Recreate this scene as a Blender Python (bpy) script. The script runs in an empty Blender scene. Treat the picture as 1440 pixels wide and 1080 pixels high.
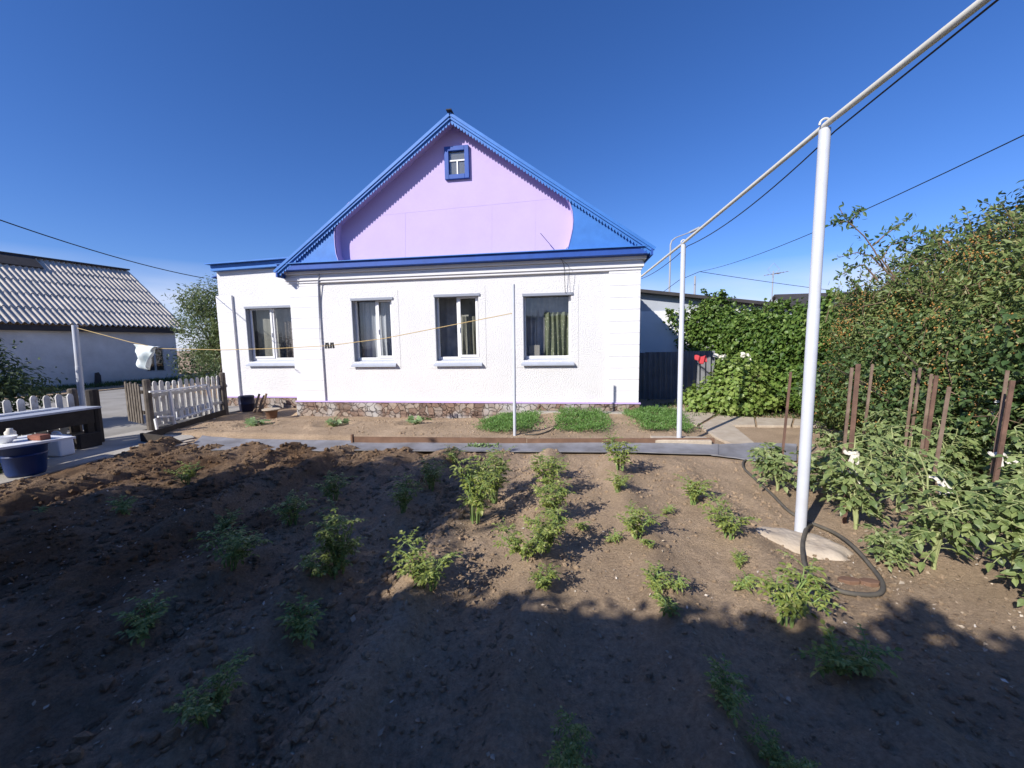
import bpy, math, random
import numpy as np
random.seed(7); RS = np.random.RandomState(11)
scn = bpy.context.scene
C = scn.collection
PI = math.pi
V = lambda *a: np.array(a, float)

# ------------------------------------------------------------ camera model
FPX, PSI, PIT, RHO, HC = 545., math.radians(8.3), math.radians(5.87), math.radians(.89), 1.65
_r0 = V(math.cos(PSI), math.sin(PSI), 0); _f0 = V(-math.sin(PSI), math.cos(PSI), 0); _z = V(0, 0, 1)
CF = _f0*math.cos(PIT) - _z*math.sin(PIT); _u0 = _z*math.cos(PIT) + _f0*math.sin(PIT)
CR = _r0*math.cos(RHO) - _u0*math.sin(RHO); CU = _u0*math.cos(RHO) + _r0*math.sin(RHO)
EYE = V(0, 0, HC)
def at(px, py, X=None, Y=None, Z=None):
    "world point seen at a measured spot of the photograph, on a plane of known X, Y or Z"
    d = CR*(px-720)/FPX + CU*(540-py)/FPX + CF
    if X is not None: t = X/d[0]
    elif Y is not None: t = Y/d[1]
    else: t = ((Z or 0.)-HC)/d[2]
    return EYE + d*t

# ------------------------------------------------------------ noise
def _hash(ix, iy, s):
    n = (ix.astype(np.int64)*374761393 + iy.astype(np.int64)*668265263 + s*974634777) & 0x7fffffff
    n = ((n ^ (n >> 13))*1274126177) & 0x7fffffff
    n = n ^ (n >> 16)
    return (n & 0xffff)/65535.
def vnoise(x, y, s=0):
    x = np.asarray(x, float); y = np.asarray(y, float)
    ix = np.floor(x); iy = np.floor(y); fx = x-ix; fy = y-iy
    fx = fx*fx*(3-2*fx); fy = fy*fy*(3-2*fy)
    a = _hash(ix, iy, s); b = _hash(ix+1, iy, s); c = _hash(ix, iy+1, s); d = _hash(ix+1, iy+1, s)
    return (a*(1-fx)+b*fx)*(1-fy) + (c*(1-fx)+d*fx)*fy - .5
def fbm(x, y, f, o=4, s=0, g=.5):
    r = 0; a = 1.
    for i in range(o):
        r = r + a*vnoise(np.asarray(x)*f+i*17.3, np.asarray(y)*f-i*9.1, s+i); f *= 2.03; a *= g
    return r
def sst(a, b, x):
    t = np.clip((x-a)/(b-a), 0, 1); return t*t*(3-2*t)

# ------------------------------------------------------------ materials
def mat(name, col, rough=.8, var=.0, vscale=3., bump=0., bscale=30., spec=.3, col2=None, metal=0., detail=6., obj=True, bdist=.02):
    m = bpy.data.materials.new(name); m.use_nodes = True
    nt = m.node_tree; b = nt.nodes['Principled BSDF']; N = nt.nodes.new; L = nt.links.new
    b.inputs['Roughness'].default_value = rough; b.inputs['Metallic'].default_value = metal
    b.inputs['Specular IOR Level'].default_value = spec
    b.inputs['Base Color'].default_value = (*col, 1)
    tc = N('ShaderNodeTexCoord'); src = tc.outputs['Object']
    m['src'] = 1
    if var or col2:
        n = N('ShaderNodeTexNoise'); n.inputs['Scale'].default_value = vscale; n.inputs['Detail'].default_value = detail
        n.inputs['Roughness'].default_value = .62
        L(src, n.inputs['Vector'])
        r = N('ShaderNodeValToRGB'); r.color_ramp.elements[0].position = .32; r.color_ramp.elements[1].position = .68
        c2 = col2 or tuple(c*(1-var) for c in col)
        r.color_ramp.elements[0].color = (*c2, 1); r.color_ramp.elements[1].color = (*col, 1)
        L(n.outputs['Fac'], r.inputs['Fac']); L(r.outputs['Color'], b.inputs['Base Color'])
    if bump:
        n2 = N('ShaderNodeTexNoise'); n2.inputs['Scale'].default_value = bscale; n2.inputs['Detail'].default_value = 5
        L(src, n2.inputs['Vector'])
        bp = N('ShaderNodeBump'); bp.inputs['Strength'].default_value = bump; bp.inputs['Distance'].default_value = bdist
        L(n2.outputs['Fac'], bp.inputs['Height']); L(bp.outputs['Normal'], b.inputs['Normal'])
    return m
def leafmat(name, c1, c2, c3=None, rough=.45, trans=.35):
    m = bpy.data.materials.new(name); m.use_nodes = True
    nt = m.node_tree; N = nt.nodes.new; L = nt.links.new; b = nt.nodes['Principled BSDF']; out = nt.nodes['Material Output']
    g = N('ShaderNodeNewGeometry'); r = N('ShaderNodeValToRGB')
    e = r.color_ramp.elements; e[0].color = (*c1, 1); e[1].color = (*c2, 1)
    if c3:
        k = e.new(.9); k.color = (*c2, 1); e[2].color = (*c3, 1)
    L(g.outputs['Random Per Island'], r.inputs['Fac'])
    L(r.outputs['Color'], b.inputs['Base Color']); b.inputs['Roughness'].default_value = rough; b.inputs['Specular IOR Level'].default_value = .4
    t = N('ShaderNodeBsdfTranslucent'); hs = N('ShaderNodeHueSaturation'); hs.inputs['Hue'].default_value = .48; hs.inputs['Value'].default_value = 1.25
    L(r.outputs['Color'], hs.inputs['Color']); L(hs.outputs['Color'], t.inputs['Color'])
    mx = N('ShaderNodeMixShader'); mx.inputs[0].default_value = trans
    L(b.outputs[0], mx.inputs[1]); L(t.outputs[0], mx.inputs[2]); L(mx.outputs[0], out.inputs['Surface'])
    return m
M = {}
M['plaster'] = mat('rough_white_plaster', (.69, .68, .672), .9, .05, 1.2, .7, 44., col2=(.645, .635, .63), bdist=.03)
M['smooth'] = mat('smooth_white_paint', (.70, .692, .70), .75, .04, 3., .15, 60., col2=(.66, .655, .66), bdist=.004)
M['band'] = mat('even_white_plaster', (.80, .79, .82), .9, .05, 2., .6, 50., col2=(.74, .73, .76), bdist=.012)
M['lilac'] = mat('lilac_paint', (.50, .405, .66), .8, .05, 1.6, .25, 11., col2=(.475, .38, .635), bdist=.01)
M['lilacband'] = mat('lilac_band_paint', (.50, .38, .68), .8)
M['blue'] = mat('blue_paint', (.052, .19, .54), .5, .1, 4., .1, 50., col2=(.042, .155, .45), bdist=.004)
M['blue_d'] = mat('dark_blue_paint', (.025, .085, .36), .5, .1, 6., .1, 40., col2=(.022, .07, .29), bdist=.004)
M['pvc'] = mat('white_pvc', (.74, .74, .74), .35)
M['sill'] = mat('grey_metal_sheet', (.42, .45, .52), .5, .12, 6.)
M['grey'] = mat('grey_enamel', (.25, .27, .32), .6)
M['pole'] = mat('pole_paint', (.52, .55, .61), .55, .08, 5., .2, 40., col2=(.48, .49, .52), bdist=.003)
M['pipe'] = mat('cream_pipe_paint', (.68, .66, .58), .45, .08, 3., col2=(.6, .57, .48))
M['black'] = mat('black_rubber', (.015, .015, .017), .6)
M['hose'] = mat('dark_hose_rubber', (.07, .065, .058), .7, .3, 8., col2=(.13, .115, .09))
M['conc'] = mat('worn_concrete', (.44, .41, .36), .95, .3, 2.4, .35, 40., col2=(.33, .30, .255), bdist=.01)
M['conc_s'] = mat('pale_cement', (.50, .43, .34), .95, .2, 5., .5, 30., col2=(.38, .31, .235), bdist=.02)
M['conc_y'] = mat('yard_concrete', (.34, .32, .29), .95, .3, 1.2, .4, 25., col2=(.24, .225, .20), bdist=.01)
M['sheet'] = mat('grey_roofing_sheet', (.26, .26, .28), .75, .4, 3., .3, 20., col2=(.16, .155, .16), bdist=.01)
M['board'] = mat('brown_board', (.22, .13, .085), .85, .4, 5., .3, 60., col2=(.13, .075, .05), bdist=.006)
M['oldwood'] = mat('old_grey_wood', (.17, .145, .12), .9, .4, 7., .5, 50., col2=(.09, .075, .06), bdist=.008)
M['darkwood'] = mat('dark_wood', (.05, .042, .036), .9, .4, 7., .4, 40., bdist=.008)
M['picket'] = mat('weathered_white_picket', (.64, .63, .61), .85, .35, 6., .3, 60., col2=(.40, .38, .35), bdist=.005)
M['whitemetal'] = mat('white_enamel', (.78, .79, .80), .45, .08, 9.)
M['slate'] = mat('asbestos_slate', (.66, .58, .48), .95, .45, 1.7, .3, 25., col2=(.40, .37, .33), bdist=.006)
M['slate_d'] = mat('grey_slate_fence', (.22, .225, .235), .95, .3, 2., .3, 25., bdist=.006)
M['shedwall'] = mat('old_whitewash', (.70, .68, .65), .95, .25, .9, .5, 14., col2=(.52, .50, .47), bdist=.02)
M['nwall'] = mat('neighbour_whitewash', (.74, .75, .78), .95, .1, 1.1, .5, 14., bdist=.02)
M['ngrey'] = mat('neighbour_grey_render', (.42, .45, .50), .95, .15, 1.1)
M['tar'] = mat('dark_roofing', (.06, .055, .055), .85, .3, 4.)
M['rust'] = mat('rusty_steel', (.19, .11, .08), .8, .4, 9., .4, 60., col2=(.10, .06, .045), bdist=.004)
M['rust2'] = mat('grey_rusty_steel', (.24, .175, .135), .75, .4, 9., .3, 60., col2=(.14, .09, .065), bdist=.004)
M['greenmetal'] = mat('green_painted_steel', (.03, .06, .04), .6)
M['bluetub'] = mat('blue_plastic', (.008, .03, .13), .45, .15, 5.)
M['rag'] = mat('white_rag', (.72, .68, .60), .9, .25, 20.)
M['bag'] = mat('pale_cloth', (.66, .72, .72), .7, .15, 8.)
M['red'] = mat('red_cloth', (.45, .05, .06), .8)
M['brick'] = mat('red_brick', (.28, .11, .075), .9, .4, 10., .3, 40.)
M['bark'] = mat('bark', (.10, .075, .055), .9, .5, 10., .6, 30., bdist=.02)
M['twig'] = mat('pale_twig', (.22, .15, .10), .85, .3, 10.)
M['stem'] = mat('green_stem', (.22, .30, .10), .6, .3, 8., col2=(.15, .24, .07))
M['tstem'] = mat('pale_tomato_stem', (.34, .38, .17), .6, .25, 8.)
M['lens'] = mat('lamp_grey', (.3, .32, .35), .5)
M['grass'] = leafmat('grass_blade', (.05, .09, .025), (.10, .14, .04))
M['litter'] = leafmat('dry_litter', (.18, .12, .07), (.46, .38, .28), (.68, .63, .55), trans=.1)
M['potato'] = leafmat('potato_leaf', (.12, .17, .03), (.30, .34, .085), (.45, .46, .20), trans=.24)
M['tomato'] = leafmat('tomato_leaf', (.10, .155, .055), (.26, .32, .115), (.36, .41, .19), trans=.24)
M['squash'] = leafmat('squash_leaf', (.17, .27, .10), (.30, .40, .19))
M['carrot'] = leafmat('carrot_leaf', (.085, .19, .04), (.19, .33, .09))
M['vine'] = leafmat('vine_leaf', (.045, .10, .018), (.145, .225, .042), (.21, .29, .075), trans=.24)
M['currant'] = leafmat('currant_leaf', (.12, .20, .038), (.26, .345, .085), (.37, .44, .15), trans=.24)
M['berryleaf'] = leafmat('sea_buckthorn_leaf', (.085, .135, .035), (.21, .26, .085), (.31, .27, .11), trans=.24)
M['rose'] = leafmat('rounded_shrub_leaf', (.055, .11, .035), (.14, .21, .075))
M['tree'] = leafmat('tree_leaf', (.06, .11, .035), (.16, .20, .075), (.20, .21, .09))
M['darktree'] = leafmat('dark_tree_leaf', (.035, .066, .028), (.085, .125, .05))
M['berry'] = mat('orange_berry', (.42, .22, .065), .5, .3, 20.)

def fleck(m, thr=.66):
    nt = m.node_tree; N = nt.nodes.new; L = nt.links.new; b = nt.nodes['Principled BSDF']; src = b.inputs['Base Color'].links[0].from_socket
    tc = N('ShaderNodeTexCoord'); mp = N('ShaderNodeMapping'); mp.inputs['Scale'].default_value = (9, 9, 2.2); L(tc.outputs['Object'], mp.inputs[0])
    n = N('ShaderNodeTexNoise'); n.inputs['Scale'].default_value = 2.5; n.inputs['Detail'].default_value = 9; n.inputs['Roughness'].default_value = .75; L(mp.outputs[0], n.inputs['Vector'])
    r = N('ShaderNodeValToRGB'); r.color_ramp.elements[0].position = thr; r.color_ramp.elements[1].position = thr+.05; L(n.outputs['Fac'], r.inputs[0])
    mx = N('ShaderNodeMixRGB'); mx.inputs[2].default_value = (.20, .13, .085, 1); L(r.outputs[0], mx.inputs[0]); L(src, mx.inputs[1]); L(mx.outputs[0], b.inputs['Base Color'])
fleck(M['pole']); fleck(M['pipe'], .64); fleck(M['picket'], .62)
def soil():
    m = bpy.data.materials.new('garden_soil'); m.use_nodes = True
    nt = m.node_tree; N = nt.nodes.new; L = nt.links.new; b = nt.nodes['Principled BSDF']
    b.inputs['Roughness'].default_value = 1.; b.inputs['Specular IOR Level'].default_value = .1
    tc = N('ShaderNodeTexCoord')
    n1 = N('ShaderNodeTexNoise'); n1.inputs['Scale'].default_value = 1.3; n1.inputs['Detail'].default_value = 8; n1.inputs['Roughness'].default_value = .65
    n2 = N('ShaderNodeTexNoise'); n2.inputs['Scale'].default_value = 42; n2.inputs['Detail'].default_value = 6; n2.inputs['Roughness'].default_value = .7
    for n in (n1, n2): L(tc.outputs['Object'], n.inputs['Vector'])
    r = N('ShaderNodeValToRGB'); e = r.color_ramp.elements
    e[0].position = .3; e[0].color = (.37, .275, .185, 1); e[1].position = .7; e[1].color = (.57, .43, .295, 1)
    L(n1.outputs['Fac'], r.inputs['Fac'])
    r2 = N('ShaderNodeValToRGB'); e = r2.color_ramp.elements
    e[0].position = .30; e[0].color = (.55, .52, .5, 1); e[1].position = .62; e[1].color = (1.08, 1.06, 1.04, 1)
    L(n2.outputs['Fac'], r2.inputs['Fac'])
    mx = N('ShaderNodeMix'); mx.data_type = 'RGBA'; mx.blend_type = 'MULTIPLY'; mx.inputs[0].default_value = .75
    L(r.outputs['Color'], mx.inputs[6]); L(r2.outputs['Color'], mx.inputs[7])
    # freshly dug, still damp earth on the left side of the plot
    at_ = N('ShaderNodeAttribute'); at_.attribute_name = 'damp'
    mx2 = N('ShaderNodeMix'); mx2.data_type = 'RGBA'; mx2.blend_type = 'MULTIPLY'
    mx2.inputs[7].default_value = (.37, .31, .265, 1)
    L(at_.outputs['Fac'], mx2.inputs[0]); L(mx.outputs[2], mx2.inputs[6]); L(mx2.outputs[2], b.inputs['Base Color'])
    n3 = N('ShaderNodeTexNoise'); n3.inputs['Scale'].default_value = 48; n3.inputs['Detail'].default_value = 12; n3.inputs['Roughness'].default_value = .8
    L(tc.outputs['Object'], n3.inputs['Vector'])
    bp = N('ShaderNodeBump'); bp.inputs['Strength'].default_value = .9; bp.inputs['Distance'].default_value = .042
    L(n3.outputs['Fac'], bp.inputs['Height']); L(bp.outputs['Normal'], b.inputs['Normal'])
    return m
M['soil'] = soil()
def clodmat():
    m = mat('soil_clod', (.36, .26, .17), 1., .4, 1.5, .6, 30., .1, col2=(.17, .11, .07))
    return m
M['clod'] = clodmat()
def stonemat():
    m = bpy.data.materials.new('rubble_stone'); m.use_nodes = True
    nt = m.node_tree; N = nt.nodes.new; L = nt.links.new; b = nt.nodes['Principled BSDF']; b.inputs['Roughness'].default_value = .85
    tc = N('ShaderNodeTexCoord')
    nz = N('ShaderNodeTexNoise'); nz.inputs['Scale'].default_value = 4; L(tc.outputs['Object'], nz.inputs['Vector'])
    ad = N('ShaderNodeMixRGB'); ad.blend_type = 'ADD'; ad.inputs[0].default_value = .25
    L(tc.outputs['Object'], ad.inputs[1]); L(nz.outputs['Color'], ad.inputs[2])
    v = N('ShaderNodeTexVoronoi'); v.inputs['Scale'].default_value = 6.5; L(ad.outputs[0], v.inputs['Vector'])
    ve = N('ShaderNodeTexVoronoi'); ve.feature = 'DISTANCE_TO_EDGE'; ve.inputs['Scale'].default_value = 6.5; L(ad.outputs[0], ve.inputs['Vector'])
    sp = N('ShaderNodeSeparateColor'); L(v.outputs['Color'], sp.inputs[0])
    r = N('ShaderNodeValToRGB'); e = r.color_ramp.elements; e[0].color = (.15, .10, .075, 1); e[1].color = (.32, .245, .185, 1)
    k = e.new(.5); k.color = (.22, .145, .105, 1); k = e.new(.75); k.color = (.28, .235, .20, 1)
    L(sp.outputs[0], r.inputs['Fac'])
    n2 = N('ShaderNodeTexNoise'); n2.inputs['Scale'].default_value = 24; n2.inputs['Detail'].default_value = 6; L(tc.outputs['Object'], n2.inputs['Vector'])
    mm = N('ShaderNodeMixRGB'); mm.blend_type = 'OVERLAY'; mm.inputs[0].default_value = .6; L(r.outputs['Color'], mm.inputs[1]); L(n2.outputs['Fac'], mm.inputs[2])
    # greyish whitewash slopped over some stretches
    n3 = N('ShaderNodeTexNoise'); n3.inputs['Scale'].default_value = 1.1; n3.inputs['Detail'].default_value = 3; L(tc.outputs['Object'], n3.inputs['Vector'])
    r3 = N('ShaderNodeValToRGB'); r3.color_ramp.elements[0].position = .5; r3.color_ramp.elements[1].position = .62; L(n3.outputs['Fac'], r3.inputs['Fac'])
    mw = N('ShaderNodeMixRGB'); mw.inputs[2].default_value = (.40, .38, .36, 1); L(r3.outputs['Color'], mw.inputs[0]); L(mm.outputs[0], mw.inputs[1])
    r4 = N('ShaderNodeValToRGB'); r4.color_ramp.elements[0].position = .0; r4.color_ramp.elements[1].position = .06
    r4.color_ramp.elements[0].color = (.42, .38, .34, 1); L(ve.outputs['Distance'], r4.inputs['Fac'])
    mc = N('ShaderNodeMixRGB'); mc.blend_type = 'MULTIPLY'; mc.inputs[0].default_value = .8; L(mw.outputs[0], mc.inputs[1]); L(r4.outputs['Color'], mc.inputs[2])
    L(mc.outputs[0], b.inputs['Base Color'])
    bp = N('ShaderNodeBump'); bp.inputs['Strength'].default_value = 1; bp.inputs['Distance'].default_value = .05
    L(r4.outputs['Color'], bp.inputs['Height']); L(bp.outputs['Normal'], b.inputs['Normal'])
    return m
M['stone'] = stonemat()
def glassmat(name, tint=(.9, .95, .95), refl=1.):
    m = bpy.data.materials.new(name); m.use_nodes = True
    nt = m.node_tree; nt.nodes.remove(nt.nodes['Principled BSDF']); N = nt.nodes.new; L = nt.links.new; out = nt.nodes['Material Output']
    t = N('ShaderNodeBsdfTransparent'); t.inputs['Color'].default_value = (*tint, 1)
    g = N('ShaderNodeBsdfGlossy'); g.inputs['Roughness'].default_value = .015
    fr = N('ShaderNodeLayerWeight'); fr.inputs['Blend'].default_value = .5
    pw = N('ShaderNodeMath'); pw.operation = 'POWER'; pw.inputs[1].default_value = 5; L(fr.outputs['Facing'], pw.inputs[0])
    mu = N('ShaderNodeMath'); mu.operation = 'MULTIPLY_ADD'; mu.use_clamp = True; mu.inputs[1].default_value = .9; mu.inputs[2].default_value = .055*refl; L(pw.outputs[0], mu.inputs[0])
    mx = N('ShaderNodeMixShader'); L(mu.outputs[0], mx.inputs[0]); L(t.outputs[0], mx.inputs[1]); L(g.outputs[0], mx.inputs[2])
    L(mx.outputs[0], out.inputs['Surface']); return m
M['glass'] = glassmat('window_glass', (.86, .88, .90), 1.7)
M['mesh'] = glassmat('insect_screen', (.74, .74, .71), .4)
M['bottle'] = glassmat('clear_plastic', (.85, .9, .92), 2.5)
def curtainmat(name, c1, c2, sc=30.):
    m = bpy.data.materials.new(name); m.use_nodes = True
    nt = m.node_tree; N = nt.nodes.new; L = nt.links.new; b = nt.nodes['Principled BSDF']; b.inputs['Roughness'].default_value = .9
    tc = N('ShaderNodeTexCoord'); v = N('ShaderNodeTexVoronoi'); v.inputs['Scale'].default_value = sc; L(tc.outputs['Object'], v.inputs['Vector'])
    r = N('ShaderNodeValToRGB'); e = r.color_ramp.elements; e[0].position = .18; e[0].color = (*c2, 1); e[1].position = .32; e[1].color = (*c1, 1)
    L(v.outputs['Distance'], r.inputs['Fac']); L(r.outputs['Color'], b.inputs['Base Color']); return m
M['curt_g'] = curtainmat('olive_curtain', (.17, .19, .11), (.40, .40, .28), 14)
M['curt_w'] = curtainmat('lace_curtain', (.42, .43, .44), (.62, .62, .62), 40)
M['curt_b'] = curtainmat('brown_check_curtain', (.15, .125, .11), (.36, .33, .30), 22)
M['blind2'] = mat('pale_beige_blind', (.50, .48, .43), .9, .1, 4.)
M['curt_b2'] = curtainmat('beige_curtain', (.42, .41, .35), (.58, .56, .5), 22)
M['blind'] = mat('beige_blind', (.30, .28, .24), .9)
M['tulle'] = mat('grey_tulle', (.52, .51, .50), .95, .35, 3., col2=(.32, .32, .33))
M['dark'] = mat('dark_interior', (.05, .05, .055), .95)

# ------------------------------------------------------------ mesh helpers
class MB:
    def __init__(s): s.v = []; s.f = []; s.n = 0
    def add(s, v, f):
        v = np.asarray(v, float).reshape(-1, 3); o = s.n; s.v.append(v); s.n += len(v)
        s.f.extend([tuple(int(i)+o for i in q) for q in f])
    def box(s, x0, x1, y0, y1, z0, z1):
        s.add([(x0,y0,z0),(x1,y0,z0),(x1,y1,z0),(x0,y1,z0),(x0,y0,z1),(x1,y0,z1),(x1,y1,z1),(x0,y1,z1)],
              [(3,2,1,0),(4,5,6,7),(0,1,5,4),(1,2,6,5),(2,3,7,6),(3,0,4,7)]); return s
    def hexa(s, p8): s.add(p8, [(3,2,1,0),(4,5,6,7),(0,1,5,4),(1,2,6,5),(2,3,7,6),(3,0,4,7)]); return s
    def bar(s, a, b, w, h, up=(0,0,1)):
        a = np.asarray(a, float); b = np.asarray(b, float); d = b-a; d = d/np.linalg.norm(d)
        up = np.asarray(up, float)
        if abs(d@up) > .95: up = V(0,1,0)
        r = np.cross(d, up); r /= np.linalg.norm(r); u = np.cross(r, d)
        r = r*w/2; u = u*h/2
        s.hexa([a-r-u, a+r-u, b+r-u, b-r-u, a-r+u, a+r+u, b+r+u, b-r+u]); return s
    def tube(s, pts, rad, n=8, cap=True):
        pts = np.asarray(pts, float); k = len(pts)
        rad = np.broadcast_to(np.asarray(rad, float), (k,))
        t = np.gradient(pts, axis=0); t /= np.linalg.norm(t, axis=1)[:, None]+1e-9
        up = V(0,0,1) if abs(t[0][2]) < .9 else V(1,0,0)
        r = np.cross(t[0], up); r /= np.linalg.norm(r)
        vs = []; a = np.arange(n)*2*PI/n
        for i in range(k):
            r = r - t[i]*(r@t[i]); r /= np.linalg.norm(r)+1e-9; u = np.cross(t[i], r)
            vs.append(pts[i] + rad[i]*(np.cos(a)[:, None]*r + np.sin(a)[:, None]*u))
        f = [(i*n+j, i*n+(j+1) % n, (i+1)*n+(j+1) % n, (i+1)*n+j) for i in range(k-1) for j in range(n)]
        if cap: f += [tuple(range(n))[::-1], tuple((k-1)*n+j for j in range(n))]
        s.add(np.concatenate(vs), f); return s
    def lathe(s, prof, n=20, c=(0,0,0)):
        a = np.arange(n)*2*PI/n; vs = []
        for r, z in prof: vs.append(np.stack([c[0]+r*np.cos(a), c[1]+r*np.sin(a), np.full(n, c[2]+z)], 1))
        k = len(prof)
        f = [(i*n+j, i*n+(j+1) % n, (i+1)*n+(j+1) % n, (i+1)*n+j) for i in range(k-1) for j in range(n)]
        f += [tuple(range(n))[::-1], tuple((k-1)*n+j for j in range(n))]
        s.add(np.concatenate(vs), f); return s
    def prism(s, poly, y0, y1):      # polygon in (x, z), extruded along y
        n = len(poly); v = [(p[0], y0, p[1]) for p in poly]+[(p[0], y1, p[1]) for p in poly]
        s.add(v, [tuple(range(n)), tuple(range(2*n-1, n-1, -1))]+[(i, i+n, (i+1) % n+n, (i+1) % n) for i in range(n)]); return s
    def slab(s, poly, z0, z1):       # polygon in (x, y), extruded along z
        n = len(poly); v = [(p[0], p[1], z0) for p in poly]+[(p[0], p[1], z1) for p in poly]
        s.add(v, [tuple(range(n))[::-1], tuple(range(n, 2*n))]+[(i, (i+1) % n, (i+1) % n+n, i+n) for i in range(n)]); return s
    def grid(s, P):                  # P: (a, b, 3)
        a, b = P.shape[:2]
        s.add(P.reshape(-1, 3), [(i*b+j, i*b+j+1, (i+1)*b+j+1, (i+1)*b+j) for i in range(a-1) for j in range(b-1)]); return s
    def build(s, name, m, parent=None, smooth=False, loc=None, bevel=0):
        me = bpy.data.meshes.new(name); v = np.concatenate(s.v) if s.v else np.zeros((0, 3))
        if parent is not None and loc is None: v = v-np.array(world(parent))
        elif loc is not None: v = v-np.asarray(loc, float)
        me.from_pydata(v.tolist(), [], s.f); me.update()
        if smooth: me.polygons.foreach_set('use_smooth', [True]*len(me.polygons))
        o = bpy.data.objects.new(name, me); C.objects.link(o); me.materials.append(m)
        if parent is not None: o.parent = parent
        elif loc is not None: o.location = loc
        if bevel:
            bv = o.modifiers.new('bevel', 'BEVEL'); bv.width = bevel; bv.segments = 2; bv.limit_method = 'ANGLE'
        return o
def world(o):
    p = V(*o.location)
    while o.parent: o = o.parent; p = p+V(*o.location)
    return p
def tag(o, label, cat, group=None, kind=None):
    if label: o['label'] = label
    if cat: o['category'] = cat
    if group: o['group'] = group
    if kind: o['kind'] = kind
    return o
def thing(name, label, cat, loc, group=None):
    o = bpy.data.objects.new(name, None); C.objects.link(o); o.empty_display_size = .1
    o.location = tuple(loc); return tag(o, label, cat, group)
def structure(o): o['kind'] = 'structure'; return o
def dup(root, loc, rz=0, sc=(1, 1, 1), label=None, group=None):
    r = root.copy(); C.objects.link(r); r.location = tuple(loc); r.rotation_euler = (0, 0, rz); r.scale = sc
    if label: r['label'] = label
    if group: r['group'] = group
    for ch in list(root.children):
        c = ch.copy(); C.objects.link(c); c.parent = r
        for g in list(ch.children):
            d = g.copy(); C.objects.link(d); d.parent = c
    return r

# leaves ------------------------------------------------------
def nrmz(a): return a/(np.linalg.norm(a, axis=-1, keepdims=True)+1e-9)
LEAF2 = (V(0,0,0, .5,.38,.12, 0,1,0, -.5,.38,.12).reshape(-1, 3), [(0,1,2),(0,2,3)])
LEAF8 = (V(0,0,0, .42,.22,.10, .46,.55,.10, 0,1,-.12, -.46,.55,.10, -.42,.22,.10, 0,.3,.0, 0,.65,-.02).reshape(-1, 3),
         [(0,1,6),(0,6,5),(1,2,7,6),(5,6,7,4),(2,3,7),(4,7,3)])
LEAFP = (V(0,0,0, .28,-.12,.02, .55,.15,.05, .38,.36,.03, .5,.72,.04, .2,.66,.04, 0,1,-.04, -.2,.66,.04, -.5,.72,.04, -.38,.36,.03, -.55,.15,.05, -.28,-.12,.02, 0,.4,-.02).reshape(-1, 3),
         [(12,i,i+1) for i in range(0, 11)]+[(12,11,0)])       # lobed: currant, vine
def leaves(mb, pos, dirs, nrm, L, W, T=LEAF2, curl=0.):
    pos = np.asarray(pos, float); n = len(pos); d = nrmz(dirs); r = nrmz(np.cross(d, nrm)); u = np.cross(r, d)
    L = np.broadcast_to(L, (n,)); W = np.broadcast_to(W, (n,))
    t, fs = T; k = len(t)
    x = t[:, 0][None]*W[:, None]; y = t[:, 1][None]*L[:, None]; z = t[:, 2][None]*W[:, None] - curl*(t[:, 1]**2)[None]*L[:, None]
    P = pos[:, None] + x[..., None]*r[:, None] + y[..., None]*d[:, None] + z[..., None]*u[:, None]
    o = mb.n; mb.v.append(P.reshape(-1, 3)); mb.n += n*k
    for f in fs:
        ff = np.array(f)[None] + (np.arange(n)*k)[:, None] + o
        mb.f.extend(map(tuple, ff.tolist()))
def rdir(n, rs=RS): return nrmz(rs.normal(size=(n, 3)))

# ------------------------------------------------------------ ground height
ROWS = [1.42, .6, -.28, -1.0, -1.78, -2.66, -3.5, -4.3, -5.1, -5.9, -6.6]
def hgt(x, y):
    x = np.asarray(x, float); y = np.asarray(y, float)
    ing = sst(-7.05, -6.75, x)*sst(2.9, 2.1, x)*sst(5.75, 5.55, y)*sst(-.5, .2, y)
    left = sst(.2, -2.2, x)
    h = 0*x
    wob = .10*fbm(x*0+3, y, .7, 2, 5)
    for i, r in enumerate(ROWS):
        amp = (.10 if i < 2 else .125 if i < 4 else .14)*(.75+.9*vnoise(y*.9+i*31, y*0+i, 40+i))
        h = h + amp*np.exp(-((x-r-wob)/(.17 if i < 4 else .2))**2)
    h = h + .05*fbm(x, y, .8, 2, 3)
    h = h + left*.05*np.cos((x+wob*1.6+.16*fbm(x*.5, y, 1.6, 3, 59))*2*PI/.47+1.2)*np.clip(vnoise(x*1.3, y*.9, 58)*2.2+.35, 0, 1.1)
    rough = .45*fbm(x, y, 5.5, 4, 21, .55)+.75*fbm(x*1.25, y*.42, 5.5, 4, 22, .55)
    rid = np.abs(fbm(x*1.2, y*.5, 3.2, 3, 77, .55))
    h = h + (.026+.034*left)*rough + left*.05*(.25-rid)
    near = sst(3.5, 1.2, y)
    h = h + near*(.026*fbm(x*1.2, y*.7, 8., 4, 90)+.012*fbm(x, y, 21., 2, 91))
    # bed in front of the house, with watering hollows round the squash plants
    bed = sst(6.25, 6.34, y)*sst(9.3, 9.1, y)*sst(-8.3, -8.1, x)*sst(2.1, 2.0, x)
    hb = .07-.19*sst(7.2, 8.9, y)*sst(0., -2.2, x)+.02*fbm(x, y, 2.1, 4, 61)+.008*fbm(x, y, 14, 3, 62)
    for px, py in SQ:
        q = np.hypot(x-px, (y-py)); hb = hb-.05*np.exp(-(q/.28)**2)+.035*np.exp(-((q-.42)/.1)**2)
    out = .012*fbm(x, y, 3.3, 4, 8)*sst(60, 20, np.hypot(x, y))-.005*(1-ing)
    yard = sst(-7.05, -7.2, x)
    return ing*h + bed*hb + (1-ing)*(1-bed)*(1-yard)*out + yard*(-.03)
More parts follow.
